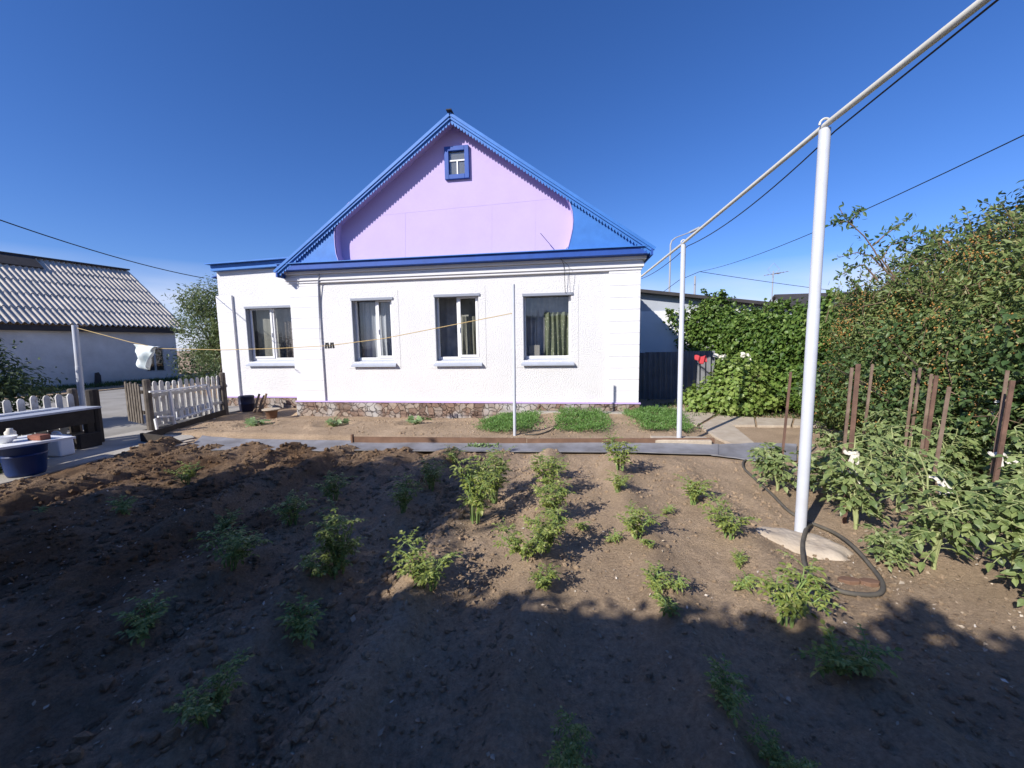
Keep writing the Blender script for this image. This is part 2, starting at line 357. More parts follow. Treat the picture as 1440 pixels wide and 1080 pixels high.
SQ = [tuple(at(361, 602)[:2]), tuple(at(469, 602)[:2]), tuple(at(586, 599)[:2])]
def G(px, py):
    p = at(px, py)
    for _ in range(6): p = at(px, py, Z=float(hgt(p[0], p[1])))
    return p
def gz(x, y): return float(hgt(x, y))

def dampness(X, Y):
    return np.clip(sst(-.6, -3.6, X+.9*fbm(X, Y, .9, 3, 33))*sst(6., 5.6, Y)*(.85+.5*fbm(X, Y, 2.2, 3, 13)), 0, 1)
def ground():
    xs = np.concatenate([-np.geomspace(400, 9.4, 26), np.arange(-9.2, -6.9, .1), np.arange(-6.9, 3.2, .02), np.arange(3.2, 6.5, .06), np.geomspace(6.6, 400, 26)])
    ys = np.concatenate([-np.geomspace(300, 1.2, 20), np.arange(-1., .7, .15), np.arange(.7, 2.6, .014), np.arange(2.6, 5.9, .02), np.arange(5.9, 9.4, .045), np.geomspace(9.5, 500, 30)])
    X, Y = np.meshgrid(xs, ys); Z = hgt(X, Y)
    P = np.stack([X, Y, Z], -1); a, b = X.shape
    me = bpy.data.meshes.new('ground')
    idx = np.arange(a*b).reshape(a, b)
    q = np.stack([idx[:-1, :-1], idx[:-1, 1:], idx[1:, 1:], idx[1:, :-1]], -1).reshape(-1)
    me.vertices.add(a*b); me.vertices.foreach_set('co', P.reshape(-1))
    nf = len(q)//4
    me.loops.add(len(q)); me.loops.foreach_set('vertex_index', q)
    me.polygons.add(nf); me.polygons.foreach_set('loop_start', np.arange(nf)*4)
    me.update(calc_edges=True); me.validate()
    me.polygons.foreach_set('use_smooth', [True]*nf)
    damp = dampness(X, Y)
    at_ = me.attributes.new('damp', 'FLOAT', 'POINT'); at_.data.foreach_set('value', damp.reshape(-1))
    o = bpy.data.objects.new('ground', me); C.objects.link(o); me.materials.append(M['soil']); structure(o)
ground()

# loose earth: clods, pebbles, litter (nobody could count them)
def clods():
    mb = MB(); rs = np.random.RandomState(5)
    ico = [(-1,1.618,0),(1,1.618,0),(-1,-1.618,0),(1,-1.618,0),(0,-1,1.618),(0,1,1.618),(0,-1,-1.618),(0,1,-1.618),(1.618,0,-1),(1.618,0,1),(-1.618,0,-1),(-1.618,0,1)]
    icf = [(0,11,5),(0,5,1),(0,1,7),(0,7,10),(0,10,11),(1,5,9),(5,11,4),(11,10,2),(10,7,6),(7,1,8),(3,9,4),(3,4,2),(3,2,6),(3,6,8),(3,8,9),(4,9,5),(2,4,11),(6,2,10),(8,6,7),(9,8,1)]
    ico = np.array(ico)/1.9
    n = 0
    while n < 15000:
        if rs.rand() < .6: x = rs.uniform(-6.9, -.3); y = rs.uniform(.9, 5.6)
        else: x = rs.uniform(-1.5, 2.6); y = rs.uniform(.7, 5.6)
        if vnoise(x*1.7, y*1.7, 9)+.5 < rs.rand()*.9: continue
        big = 1 if x < -1 else .62
        s = big*min(.034, .0045+abs(rs.normal())**1.6*.0085)
        v = ico*(1+rs.uniform(-.3, .3, (12, 1)))*s*np.array([1, 1, .85])*rs.uniform(.75, 1.25, 3)
        a = rs.rand()*6.28; c, sn = math.cos(a), math.sin(a)
        v = np.stack([v[:, 0]*c-v[:, 1]*sn, v[:, 0]*sn+v[:, 1]*c, v[:, 2]], 1)
        mb.add(v+[x, y, gz(x, y)+s*.25], icf); n += 1
    for _ in range(1500):
        x = rs.uniform(-7.9, 1.9); y = rs.uniform(6.4, 8.8); s = .004+abs(rs.normal())*.008
        v = ico*(1+rs.uniform(-.3, .3, (12, 1)))*s
        mb.add(v+[x, y, gz(x, y)+s*.2], icf)
    o = mb.build('soil_clods', M['soil'])
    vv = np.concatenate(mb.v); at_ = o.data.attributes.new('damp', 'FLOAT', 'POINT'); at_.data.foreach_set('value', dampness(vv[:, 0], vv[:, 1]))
    tag(o, 'loose brown earth clods strewn over the dug beds', 'soil', kind='stuff')
    mb = MB(); N = 4200
    x = np.concatenate([rs.uniform(-5, 2.8, 2900), rs.uniform(1.9, 4.2, 1300)]); y = np.concatenate([rs.uniform(.8, 3.4, 2900), rs.uniform(1.6, 3.6, 1300)])
    z = hgt(x, y)+.008
    nr = nrmz(np.stack([rs.normal(size=N)*.5, rs.normal(size=N)*.5, np.ones(N)], 1))
    L = rs.uniform(.008, .03, N); L[rs.rand(N) > .97] *= 2
    leaves(mb, np.stack([x, y, z], 1), np.cross(nr, rdir(N, rs)), nr, L, L*rs.uniform(.25, .8, N))
    o = mb.build('leaf_litter', M['litter']); tag(o, 'dry leaf bits and pale straw scattered on the soil', 'leaf litter', kind='stuff')
clods()

# ------------------------------------------------------------ paths
mb = MB(); mb.slab([(-7.02, 3.0), (-6.98, 4.2), (-7.05, 5.0), (-6.95, 5.5), (-6.88, 6.15), (-7.6, 6.6), (-8.65, 6.6), (-8.65, 1.), (-6.2, 1.), (-6.5, 2.3)], -.12, .02)
structure(mb.build('path', M['conc'], loc=(0, 0, 0)))
mb = MB(); mb.slab([(-8.66, -2), (-8.66, 9.75), (-9.8, 10.2), (-18.9, 15.5), (-18.9, 4), (-12, -2)], -.14, .012)
structure(mb.build('yard', M['conc_y'], loc=(0, 0, 0)))
mb = MB()
for poly in ([(900,578),(926,571),(947,584),(905,592)], [(944,575),(975,576),(1008,583),(980,600),(950,592)], [(984,601),(1012,585),(1062,626),(1034,629),(1008,618)],
             [(1014,586.5),(1060,589),(1062,600),(1030,600)], [(1063,589),(1115,590.5),(1112,601),(1065,600.5)], [(1118,590.5),(1160,596),(1163,601),(1115,601)]):
    p = [at(*q)[:2] for q in poly]; p = p if sum((p[i][0]*p[(i+1) % len(p)][1]-p[(i+1) % len(p)][0]*p[i][1]) for i in range(len(p))) > 0 else p[::-1]
    mb.slab(p, -.05, .035)
structure(mb.build('garden_path', M['conc_s'], bevel=.008, loc=(0, 0, 0)))
mb = MB(); mb.slab([(-1.6, 8.78), (1.75, 8.78), (1.75, 9.1), (-1.6, 9.1)], -.1, .085)
structure(mb.build('apron', M['conc'], loc=(0, 0, 0)))
# verge of grass under the shed
rs = np.random.RandomState(3)
mb = MB(); mb.slab([(-20.5, 5), (-18.9, 5), (-18.7, 12), (-18.9, 19.5), (-20.5, 19.5)], -.1, .05)
structure(mb.build('verge', M['soil'], loc=(0, 0, 0)))

# grey roofing sheets laid along the bed as a footway, timber edging board
def strip(near, far, th=.012, wave=.0, lift=0.03):
    mbx = MB(); n = 40
    near = np.array([at(*q) for q in near]); far = np.array([at(*q) for q in far])
    t = np.linspace(0, 1, n)
    def interp(a):
        s = np.linspace(0, 1, len(a)); return np.stack([np.interp(t, s, a[:, k]) for k in range(3)], 1)
    A = interp(near); B = interp(far); m = 9
    P = np.zeros((n, m, 3))
    for j in range(m):
        u = j/(m-1); P[:, j] = A*(1-u)+B*u
        P[:, j, 2] = lift + .03*(abs(u-.5)*2)**3*(1 if u > .5 else .3) + .012*vnoise(t*9, t*0+u*2, 5)
    mbx.grid(P); Q = P.copy(); Q[..., 2] -= th; mbx.grid(Q[:, ::-1])
    for e in (0, m-1):
        E_ = np.stack([P[:, e], Q[:, e]], 1); mbx.grid(E_ if e == 0 else E_[:, ::-1])
    return mbx
tag(strip([(252,638),(330,634.5),(410,635.5),(470,637)], [(285,617),(330,621),(410,623.5),(500,624)]).build('roofing_sheet', M['sheet'], loc=(0,0,0)),
    'grey bent roofing sheet laid flat, left of the overlap by the brown board', 'sheet', 'roofing sheets laid as a footway')
tag(strip([(476,637),(600,638),(740,639),(880,640),(1010,643)], [(498,625),(600,627),(740,629),(880,629),(1010,630)], lift=.042).build('roofing_sheet', M['sheet'], loc=(0,0,0)),
    'long grey roofing sheet laid flat in front of the brown edging board', 'sheet', 'roofing sheets laid as a footway')
tag(strip([(1000,643),(1035,647),(1062,651),(1120,650)], [(1000,630),(1035,629),(1062,628),(1120,629)], lift=.03).build('roofing_sheet', M['sheet'], loc=(0,0,0)),
    'grey roofing sheet under the hose, right of the white pipe post', 'sheet', 'roofing sheets laid as a footway')
a = at(496, 627); b = at(740, 630); c = at(1005, 629)
mb = MB(); mb.bar((a[0], a[1]+.03, .075), (b[0], b[1]+.05, .075), .03, .15); mb.bar((b[0]+.01, b[1]+.05, .07), (c[0], c[1]+.03, .07), .03, .14)
mb.bar((a[0]-.01, a[1]+.02, .0), (a[0]-.01, a[1]+.02, .19), .03, .05)
tag(mb.build('edging_board', M['board'], loc=(0,0,0)), 'long brown timber board edging the planted bed', 'board')
mb = MB(); p1 = at(200, 622); p2 = at(243, 628); mb.bar((p1[0], p1[1], .09), (p2[0], p2[1], .09), .04, .16); p3 = at(318, 590)
mb.bar((p1[0], p1[1]+.03, .08), (-8.45, 8.4, .08), .04, .13)
tag(mb.build('edging_board', M['darkwood'], loc=(0,0,0)), 'short dark board closing the left end of the planted bed', 'board')
mb = MB(); mb.bar(at(150, 645, Z=.03), at(272, 619, Z=.07), .10, .02); mb.bar(at(180, 641, Z=.045), at(262, 624, Z=.06), .08, .02)
tag(mb.build('plank', M['conc_s'], loc=(0,0,0)), 'pale loose planks lying at the corner of the dug soil by the concrete path', 'plank')

# ------------------------------------------------------------ the house
YW = 9.08; XL, XR = -6.92, 1.55
house = thing('house', 'white plastered house with lilac gable, blue trim and blue roof', 'house', (-2.65, YW, 0))
def part(mbx, name, m, parent=house, **k): return mbx.build(name, m, parent, **k)
def holed(mbx, x0, x1, z0, z1, holes, y, depth):
    xs = sorted({x0, x1, *[h[0] for h in holes], *[h[1] for h in holes]}); zs = sorted({z0, z1, *[h[2] for h in holes], *[h[3] for h in holes]})
    for i in range(len(xs)-1):
        for j in range(len(zs)-1):
            cx = (xs[i]+xs[i+1])/2; cz = (zs[j]+zs[j+1])/2
            if any(h[0] < cx < h[1] and h[2] < cz < h[3] for h in holes): continue
            for yy, fl in ((y, 0), (y+depth, 1)):
                q = [(xs[i],yy,zs[j]),(xs[i+1],yy,zs[j]),(xs[i+1],yy,zs[j+1]),(xs[i],yy,zs[j+1])]
                mbx.add(q if not fl else q[::-1], [(0,1,2,3)])
    for a, b, c, d in holes:
        y2 = y+depth
        mbx.add([(a,y,c),(a,y2,c),(a,y2,d),(a,y,d)], [(0,1,2,3)]); mbx.add([(b,y,c),(b,y,d),(b,y2,d),(b,y2,c)], [(0,1,2,3)])
        mbx.add([(a,y,d),(a,y2,d),(b,y2,d),(b,y,d)], [(0,1,2,3)]); mbx.add([(a,y,c),(b,y,c),(b,y2,c),(a,y2,c)], [(0,1,2,3)])
W = [(-5.31, -4.26, 1.27, 2.83), (-3.17, -2.10, 1.27, 2.85), (-1.04, .06, 1.27, 2.80)]
YB = 9.8
BWIN = (-8.92, -7.1, 1.27, 2.80)
mb = MB(); holed(mb, XL, XR, .26, 3.5, W, YW, .22)
mb.add([(XL,YW,.26),(XL,18,.26),(XL,18,3.5),(XL,YW,3.5)], [(3,2,1,0)]); mb.add([(XR,YW,.26),(XR,18,.26),(XR,18,3.5),(XR,YW,3.5)], [(0,1,2,3)])
mb.add([(XL,18,.26),(XR,18,.26),(XR,18,3.5),(XL,18,3.5)], [(3,2,1,0)])
mb.add([(XL,YW+.22,3.49),(XR,YW+.22,3.49),(XR,18,3.49),(XL,18,3.49)], [(0,1,2,3)])
mb.add([(XL,YW+.22,.27),(XR,YW+.22,.27),(XR,18,.27),(XL,18,.27)], [(3,2,1,0)])
part(mb, 'wall', M['plaster'])
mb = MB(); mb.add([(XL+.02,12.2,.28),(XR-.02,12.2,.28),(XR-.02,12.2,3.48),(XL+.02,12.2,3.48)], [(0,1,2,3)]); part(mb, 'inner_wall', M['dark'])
# plinth
mb = MB(); mb.box(XL-.03, XR+.05, YW-.07, 18.03, -.6, .255); part(mb, 'plinth', M['stone'])
mb = MB(); mb.box(-9.7, XL-.031, YB-.05, 16, -.6, .255); part(mb, 'plinth', M['stone'])
mb = MB(); mb.box(XL-.04, XR+.07, YW-.09, 18.04, .256, .285); mb.box(-9.72, XL-.041, YB-.07, 16.02, .256, .285); part(mb, 'trim_band', M['lilacband'])
# pilasters with shallow courses
def pilaster(x0, x1, z0, z1, y, t=.05, step=.262):
    mbx = MB(); z = z0; mbx.box(x0+.006, x1-.006, y-t+.008, y+.05, z0, z1)
    while z < z1-.02:
        zt = min(z+step-.010, z1); mbx.box(x0, x1, y-t, y-.001 if t < .05 else y+.04, z, zt); z += step
    return mbx
for x0, x1, z1 in ((XL-.02, -6.15, 3.23), (.90, XR+.03, 3.23)):
    part(pilaster(x0, x1, .286, z1, YW), 'pilaster', M['smooth'], bevel=.004)
part(pilaster(-9.76, -9.27, .286, 3.12, YB, .06), 'pilaster', M['smooth'], bevel=.004)
# cornice
mb = MB()
for z0, z1, p in ((3.232, 3.29, .075), (3.29, 3.385, .11), (3.385, 3.44, .085), (3.44, 3.515, .15)):
    mb.box(XL-p+.02, XR+p-.02, YW-p, 18.05+p, z0, z1-.0005)
part(mb, 'cornice', M['smooth'], bevel=.012)
# flat window surrounds
def surround(x0, x1, z0, z1, y, w=.17):
    mbx = MB(); e = .006
    mbx.box(x0-w, x0-.002, y-e, y+.01, z0-w, z1+w); mbx.box(x1+.002, x1+w, y-e, y+.01, z0-w, z1+w)
    mbx.box(x0-.002, x1+.002, y-e, y+.01, z1+.002, z1+w); mbx.box(x0-.002, x1+.002, y-e, y+.01, z0-w, z0-.002)
    return mbx
for w in W: part(surround(*w, YW), 'window_surround', M['plaster'])
part(surround(BWIN[0], XL-.2, BWIN[2], BWIN[3], YB), 'window_surround', M['plaster'])
def fbox(mbx, x0, x1, z0, z1, y0, y1, w, wb=None):
    wb = wb or w
    mbx.box(x0, x0+w, y0, y1, z0, z1); mbx.box(x1-w, x1, y0, y1, z0, z1)
    mbx.box(x0+w, x1-w, y0, y1, z0, z0+wb); mbx.box(x0+w, x1-w, y0, y1, z1-w, z1)
def curtain(parent, x0, x1, z0, z1, y, m, nf=6, amp=.03):
    mbx = MB(); n = nf*12; t = np.linspace(0, 1, n); zz = np.linspace(z0, z1, 8)
    P = np.zeros((n, 8, 3))
    for j, z in enumerate(zz):
        k = (z-z0)/(z1-z0)
        P[:, j, 0] = x0+(x1-x0)*t+.01*np.sin(t*40+k*2); P[:, j, 1] = y+amp*(1.1-.4*k)*np.sin(t*nf*2*PI+.6*np.sin(3*k+t*9)); P[:, j, 2] = z
    mbx.grid(P); return mbx.build('curtain', m, parent, smooth=True)
def window(x0, x1, z0, z1, y, split, sash, curts, screen=False, crooked=False):
    yf = y+.13
    mbx = MB(); fbox(mbx, x0, x1, z0+.03, z1, yf, yf+.07, .05, .065)
    if split: xm = x0+(x1-x0)*split; mbx.box(xm-.03, xm+.03, yf, yf+.07, z0+.095, z1-.05)
    w = mbx.build('window', M['pvc'], house, bevel=.006)
    if sash:
        a, b = (x0+.04, xm-.015) if sash < 0 else (xm+.015, x1-.04)
        s = MB(); fbox(s, a, b, z0+.085, z1-.04, yf-.025, yf-.001, .055); s.bar(((b if sash < 0 else a)+(-.028 if sash < 0 else .028), yf-.04, z0+.68), ((b if sash < 0 else a)+(-.028 if sash < 0 else .028), yf-.04, z0+.80), .018, .02)
        s.build('sash', M['pvc'], w, bevel=.005)
    p = MB(); p.add([(x0+.03,yf+.035,z0+.05),(x1-.03,yf+.035,z0+.05),(x1-.03,yf+.035,z1-.03),(x0+.03,yf+.035,z1-.03)], [(0,1,2,3)]); p.build('pane', M['glass'], w)
    if screen:
        a, b = (x0+.09, xm-.07) if sash < 0 else (xm+.07, x1-.09)
        p = MB(); p.add([(a,yf-.012,z0+.13),(b,yf-.012,z0+.13),(b,yf-.012,z1-.09),(a,yf-.012,z1-.09)], [(0,1,2,3)]); p.build('screen', M['mesh'], w)
    s = MB(); dz = .045 if crooked else 0
    s.hexa([(x0-.05,y-.09,z0-.10),(x1+.08,y-.09,z0-.10+dz*.2),(x1+.02,yf,z0+.015),(x0-.0,yf,z0+.015),(x0-.05,y-.09,z0-.085),(x1+.08,y-.09,z0-.085+dz),(x1+.02,yf,z0+.03),(x0-.0,yf,z0+.03)])
    s.box(x0-.05, x1+.08, y-.092, y-.086, z0-.125, z0-.10)
    s.build('sill', M['sill'], w)
    l = MB(); l.box(x0-.01, x1+.045, y-.035, y+.13, z1-.055, z1+.0015); l.build('lintel', M['grey'], w)
    l = MB(); l.box(x0-.0015, x0+.012, y-.014, y+.13, z0+.03, z1-.056); l.build('reveal_shade', M['grey'], w)  # dark grey lining that paints the shade of the left reveal
    for c in curts: curtain(w, *c)
    curtain(w, x0-.15, x1+.15, z0-.1, z1+.1, y+.55, M['tulle'], 9, .012)
    return w
window(*W[0], YW, .56, 1, [(-5.25, -4.3, 1.3, 2.75, YW+.4, M['curt_w'], 7)])
window(*W[1], YW, .50, 1, [(-2.72, -2.12, 1.3, 2.35, YW+.38, M['curt_b2'], 4, .04), (-2.66, -2.08, 1.25, 2.9, YW+.46, M['blind2'], 2, .01)], True)
window(*W[2], YW, 0, 0, [(-.58, .06, 1.3, 2.4, YW+.42, M['curt_g'], 5, .055), (-1.0, -.78, 1.3, 2.5, YW+.50, M['tulle'], 2, .02)])
mb = MB(); mb.box(-.93, -.68, YW+.27, YW+.30, 1.3, 1.62); mb.build('box', M['blind'], house)

# porch bay on the left, set back
mb = MB(); holed(mb, -9.72, XL-.02, .26, 3.80, [BWIN], YB, .2)
mb.add([(-9.72,YB,.26),(-9.72,16,.26),(-9.72,16,3.8),(-9.72,YB,3.8)], [(3,2,1,0)])
mb.add([(-9.72,16,.26),(XL,16,.26),(XL,16,3.8),(-9.72,16,3.8)], [(3,2,1,0)])
mb.add([(-9.72,YB+.2,3.79),(XL,YB+.2,3.79),(XL,16,3.79),(-9.72,16,3.79)], [(0,1,2,3)])
part(mb, 'porch_wall', M['plaster'])
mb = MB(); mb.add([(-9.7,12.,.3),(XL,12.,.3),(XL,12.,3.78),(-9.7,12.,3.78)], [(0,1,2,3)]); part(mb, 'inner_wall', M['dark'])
window(*BWIN, YB, .40, -1, [(-8.86, -8.2, 1.3, 2.76, YB+.30, M['blind2'], 2, .008), (-8.1, -7.15, 1.3, 2.4, YB+.42, M['curt_b'], 6, .03)], True)
mb = MB()
top = [(-9.74, 3.78), (-7.6, 3.83), (-7.2, 3.79), (-7.0, 3.70), (-7.0, 3.99), (-9.74, 3.93)]
mb.prism(top, YB-.16, YB-.01); part(mb, 'porch_fascia', M['blue'])
mb = MB(); mb.hexa([(-9.80,YB-.28,3.935),(-6.9,YB-.28,3.995),(-6.9,16.3,4.35),(-9.95,16.3,4.3),(-9.80,YB-.28,3.97),(-6.9,YB-.28,4.03),(-6.9,16.3,4.39),(-9.95,16.3,4.34)]); part(mb, 'porch_roof', M['blue'])
mb = MB(); mb.box(-10.05, -9.725, 10.2, 16.2, 3.42, 3.68); mb.hexa([(-10.15,10.05,3.682),(-9.725,10.05,3.76),(-9.725,16.3,3.76),(-10.15,16.3,3.682),(-10.15,10.05,3.71),(-9.725,10.05,3.79),(-9.725,16.3,3.79),(-10.15,16.3,3.71)]); part(mb, 'side_eave', M['blue_d'])

# gable
YP = 8.80; YR = 9.06; YBD = 8.745              # corner panels, recessed lilac panel, bargeboards
RX, RZ, SL = -2.545, 6.612, .702                # ridge line of the bargeboards and slope
rake = lambda x, d=0: RZ-d-SL*abs(x-RX)
arcR = [at(*q, Y=YP) for q in ((794.5,357),(799,346),(802,334),(804.5,322),(805.5,310),(804.5,298),(801.5,288),(797.8,279),(790,266))]
arcL = [at(*q, Y=YP) for q in ((476.7,368),(473,357),(471.4,345),(470.6,333),(471,321),(473,311),(476.7,302),(484,292),(492,284))]
def corner(arc, side):
    pts = [(p[0], p[2]) for p in arc]; pts[0] = (pts[0][0], 3.68)
    xe = RX+side*(RZ-.02-3.68)/SL
    poly = [(xe, 3.68)]+pts+[(pts[-1][0], rake(pts[-1][0], .02))]
    return poly if side < 0 else poly
for arc, side in ((arcR, 1), (arcL, -1)):
    mb = MB(); mb.prism(corner(arc, side), YP, YP+.03); part(mb, 'corner_panel', M['blue'])
    mb = MB(); P = np.array([[(p[0], YP-.012, p[2]), (p[0], YR, p[2])] for p in arc]); P2 = P.copy(); P2[:, :, 0] += side*.012
    mb.grid(P); mb.grid(P2[:, ::-1]); mb.grid(np.stack([P[:, 0], P2[:, 0]], 1)); part(mb, 'arch_reveal', M['lilac'])
mb = MB(); xl = RX-(RZ-.02-3.66)/SL; xr = RX+(RZ-.02-3.66)/SL
AW = (-2.79, -2.22, 5.42, 6.13)
poly = [(xl+.8, 3.66), (xr-.8, 3.66), (xr-.8, rake(xr-.8, .02)), (RX, RZ-.02), (xl+.8, rake(xl+.8, .02))]
mb.prism(poly, YR, YR+.05); part(mb, 'gable_panel', M['lilac'])
mb = MB()
for x0, z0, x1, z1 in ((-5.6, 4.72, -2.7, 4.80), (-2.7, 4.80, .1, 4.87), (-3.85, 3.70, -3.80, 4.77), (-1.75, 3.70, -1.72, 4.82), (-.75, 3.7, -.72, 4.8)):
    mb.bar((x0, YR-.0005, z0), (x1, YR-.0005, z1), .006, .004, up=(0, 1, 0))
part(mb, 'seam', M['lilac'])
mb = MB(); mb.prism([(xl, 3.69), (xr, 3.69), (RX, RZ-.02)], 17.9, 17.95); part(mb, 'rear_gable', M['blue'])
# horizontal beam under the gable
mb = MB(); mb.box(RX-4.47, RX+4.27, 8.75, 9.2, 3.516, 3.655); part(mb, 'fascia', M['blue_d'], bevel=.006)
mb = MB(); mb.hexa([(RX-4.47,8.70,3.656),(RX+4.27,8.70,3.656),(RX+4.27,9.2,3.67),(RX-4.47,9.2,3.67),(RX-4.47,8.70,3.672),(RX+4.27,8.70,3.672),(RX+4.27,9.2,3.70),(RX-4.47,9.2,3.70)]); part(mb, 'ledge', M['blue'])
# roof planes, bargeboards with scalloped edge
HW = 4.41
for side in (-1, 1):
    HW = 4.45 if side < 0 else 4.29
    mb = MB(); n = 2*64
    xe = RX+side*(HW+.06); ze = rake(xe)
    ys = np.linspace(8.705, 18.3, n); prof = .012*np.cos(np.arange(n)*PI)
    for dz in (.055, .03):
        P = np.stack([np.stack([np.full(n, RX), ys, np.full(n, RZ+dz)+prof], 1), np.stack([np.full(n, xe), ys, np.full(n, ze+dz)+prof], 1)], 1)
        mb.grid(P if (side > 0) == (dz > .04) else P[:, ::-1])
    mb.bar((RX, 8.70, RZ+.035), (xe, 8.70, ze+.035), .02, .06, up=(0, 0, 1))
    rf = part(mb, 'roof', M['blue'])
    # soffit boards under the overhang
    mb = MB(); c = .02
    xs_, xe2 = RX, RX+side*HW
    mb.hexa([(xs_,8.76,RZ-.02),(xe2,8.76,rake(xe2,.02)),(xe2,YR+.02,rake(xe2,.02)),(xs_,YR+.02,RZ-.02),(xs_,8.76,RZ),(xe2,8.76,rake(xe2)),(xe2,YR+.02,rake(xe2)),(xs_,YR+.02,RZ)]); part(mb, 'soffit', M['lilac'])
    L_ = HW+.02; nt = 66; t = np.linspace(0, L_, nt*4+1)
    mb = MB()
    low = .10+.055*np.abs(np.sin(np.linspace(0, nt*PI, nt*4+1)))
    vs = []
    for y in (YBD, YBD+.012):
        for k in range(len(t)): vs.append((RX+side*t[k], y, RZ+.02-SL*t[k]))
        for k in range(len(t)): vs.append((RX+side*t[k], y, RZ+.02-SL*t[k]-low[k]*1.1))
    m_ = len(t); f = []
    for k in range(m_-1):
        f += [(k, k+1, m_+k+1, m_+k), (2*m_+k, 3*m_+k, 3*m_+k+1, 2*m_+k+1), (m_+k, m_+k+1, 3*m_+k+1, 3*m_+k)]
    mb.add(vs, f); bb = part(mb, 'bargeboard', M['blue'])
    mb = MB(); mb.bar((RX, YBD-.02, RZ-.01), (RX+side*L_, YBD-.02, rake(RX+L_, .01)), .03, .075); mb.build('flashing', M['blue'], bb)
mb = MB(); mb.bar((RX-.0, 8.62, RZ+.085), (RX, 18.3, RZ+.085), .12, .02); part(mb, 'ridge_cap', M['tar'])
# eaves on the long sides
for side, xx in ((1, XR+.12), (-1, XL-.12)):
    mb = MB(); HW = 4.45 if side < 0 else 4.29; xe = RX+side*HW
    a, b = sorted((xx-side*.1, xe))
    mb.box(a, b, 8.9, 18.2, rake(xe)-.07, rake(xe)-.04); mb.box(xe-.02, xe+.02, 8.70, 18.25, rake(xe)-.13, rake(xe)+.02); part(mb, 'eave', M['blue_d'])
# attic window
mb = MB(); x0, x1, z0, z1 = AW
fbox(mb, x0, x1, z0, z1, YR-.07, YR+.001, .10); part_w = part(mb, 'attic_window', M['blue_d'], bevel=.008)
s = MB(); s.box(x0+.10, x1-.10, YR-.012, YR-.004, z0+.10, z1-.10); s.build('pane', M['glass'], part_w)
s = MB(); s.box(x0+.102, x1-.102, YR-.0038, YR-.0008, z0+.102, z1-.102); s.build('curtain', M['blind'], part_w)
s = MB(); s.box(x0+.10, x1-.10, YR-.03, YR-.013, z0+.395, z0+.425); s.box(-2.515, -2.485, YR-.03, YR-.013, z0+.10, z0+.395); s.build('glazing_bar', M['pvc'], part_w)
# cable down the pilaster edge, aerial wire
a = at(449, 385, Y=8.93); mb = MB()
mb.tube([a, at(447.5, 398, Y=9.0), at(448, 420, Y=9.03), at(450, 470, Y=9.04), at(455, 561, Y=9.05)], .014, 6); part(mb, 'downpipe', M['grey'])
mb = MB(); mb.tube([at(760, 328, Y=8.8), at(778, 349, Y=8.8), at(789, 364, Y=8.80), at(793, 372, Y=8.95), at(795, 412, Y=9.02)], .006, 5)
mb.tube([at(791, 366, Y=8.82), at(800, 374, Y=8.9), at(802, 412, Y=9.0)], .004, 5); part(mb, 'aerial_wire', M['black'])
mb = MB(); th = np.linspace(0, 2*PI, 16); c = at(394, 387, Y=8.75); mb.tube([c+V(.045*math.cos(q), 0, .06*math.sin(q)) for q in th], .008, 5); part(mb, 'hook', M['black'])

# ------------------------------------------------------------ gas pipe on posts
def post(name, base, top, r, label, cat, extra=None, cap=True, group=None):
    t = thing(name, label, cat, base, group)
    mbx = MB(); H = top[2]-base[2]
    mbx.lathe([(r*1.03, -.1), (r*1.03, H*.58), (r*.96, H*.582), (r*.96, H)], 20, base)
    for k in range(len(mbx.v)):
        v = mbx.v[k]; f_ = ((v[:, 2]-base[2])/H)[:, None]; v[:, :2] += f_*(np.array(top[:2])-np.array(base[:2]))
    o = mbx.build('shaft', M['pole'], t, smooth=True)
    em = o.modifiers.new('edge', 'EDGE_SPLIT'); em.split_angle = .6
    return t
b1 = G(1125, 750); t1 = at(1160, 182, Y=3.50); t1[0] = max(t1[0], 1.96)
gp = post('pipe_post', b1, t1, .041, 'near tall white post carrying the overhead pipe, cement round its foot', 'post', group='posts under the gas pipe')
mb = MB(); mb.tube([V(b1[0]+.047, b1[1]+.03, .02), V(t1[0]*.4+b1[0]*.6+.044, b1[1]+.03, 1.3), V(t1[0]*.6+b1[0]*.4+.042, b1[1]+.03, 1.93)], .016, 8); mb.build('hose_and_shade', M['black'], gp)  # black tube for an attached hose, also painting the post's shaded side
th = np.linspace(0, PI, 12); mb = MB(); mb.tube([t1+V(.04*math.cos(q), 0, .035+.045*math.sin(q)) for q in th], .008, 6); mb.build('clamp', M['pipe'], gp)
b2 = at(955, 616, Z=.12); t2 = at(961, 344, Y=b2[1])
gp2 = post('pipe_post', b2, t2, .037, 'farther white post carrying the overhead pipe, standing among green seedlings', 'post', group='posts under the gas pipe')
mb = MB(); mb.tube([t2+V(.035*math.cos(q), 0, .03+.04*math.sin(q)) for q in th], .008, 6); mb.build('clamp', M['pipe'], gp2)
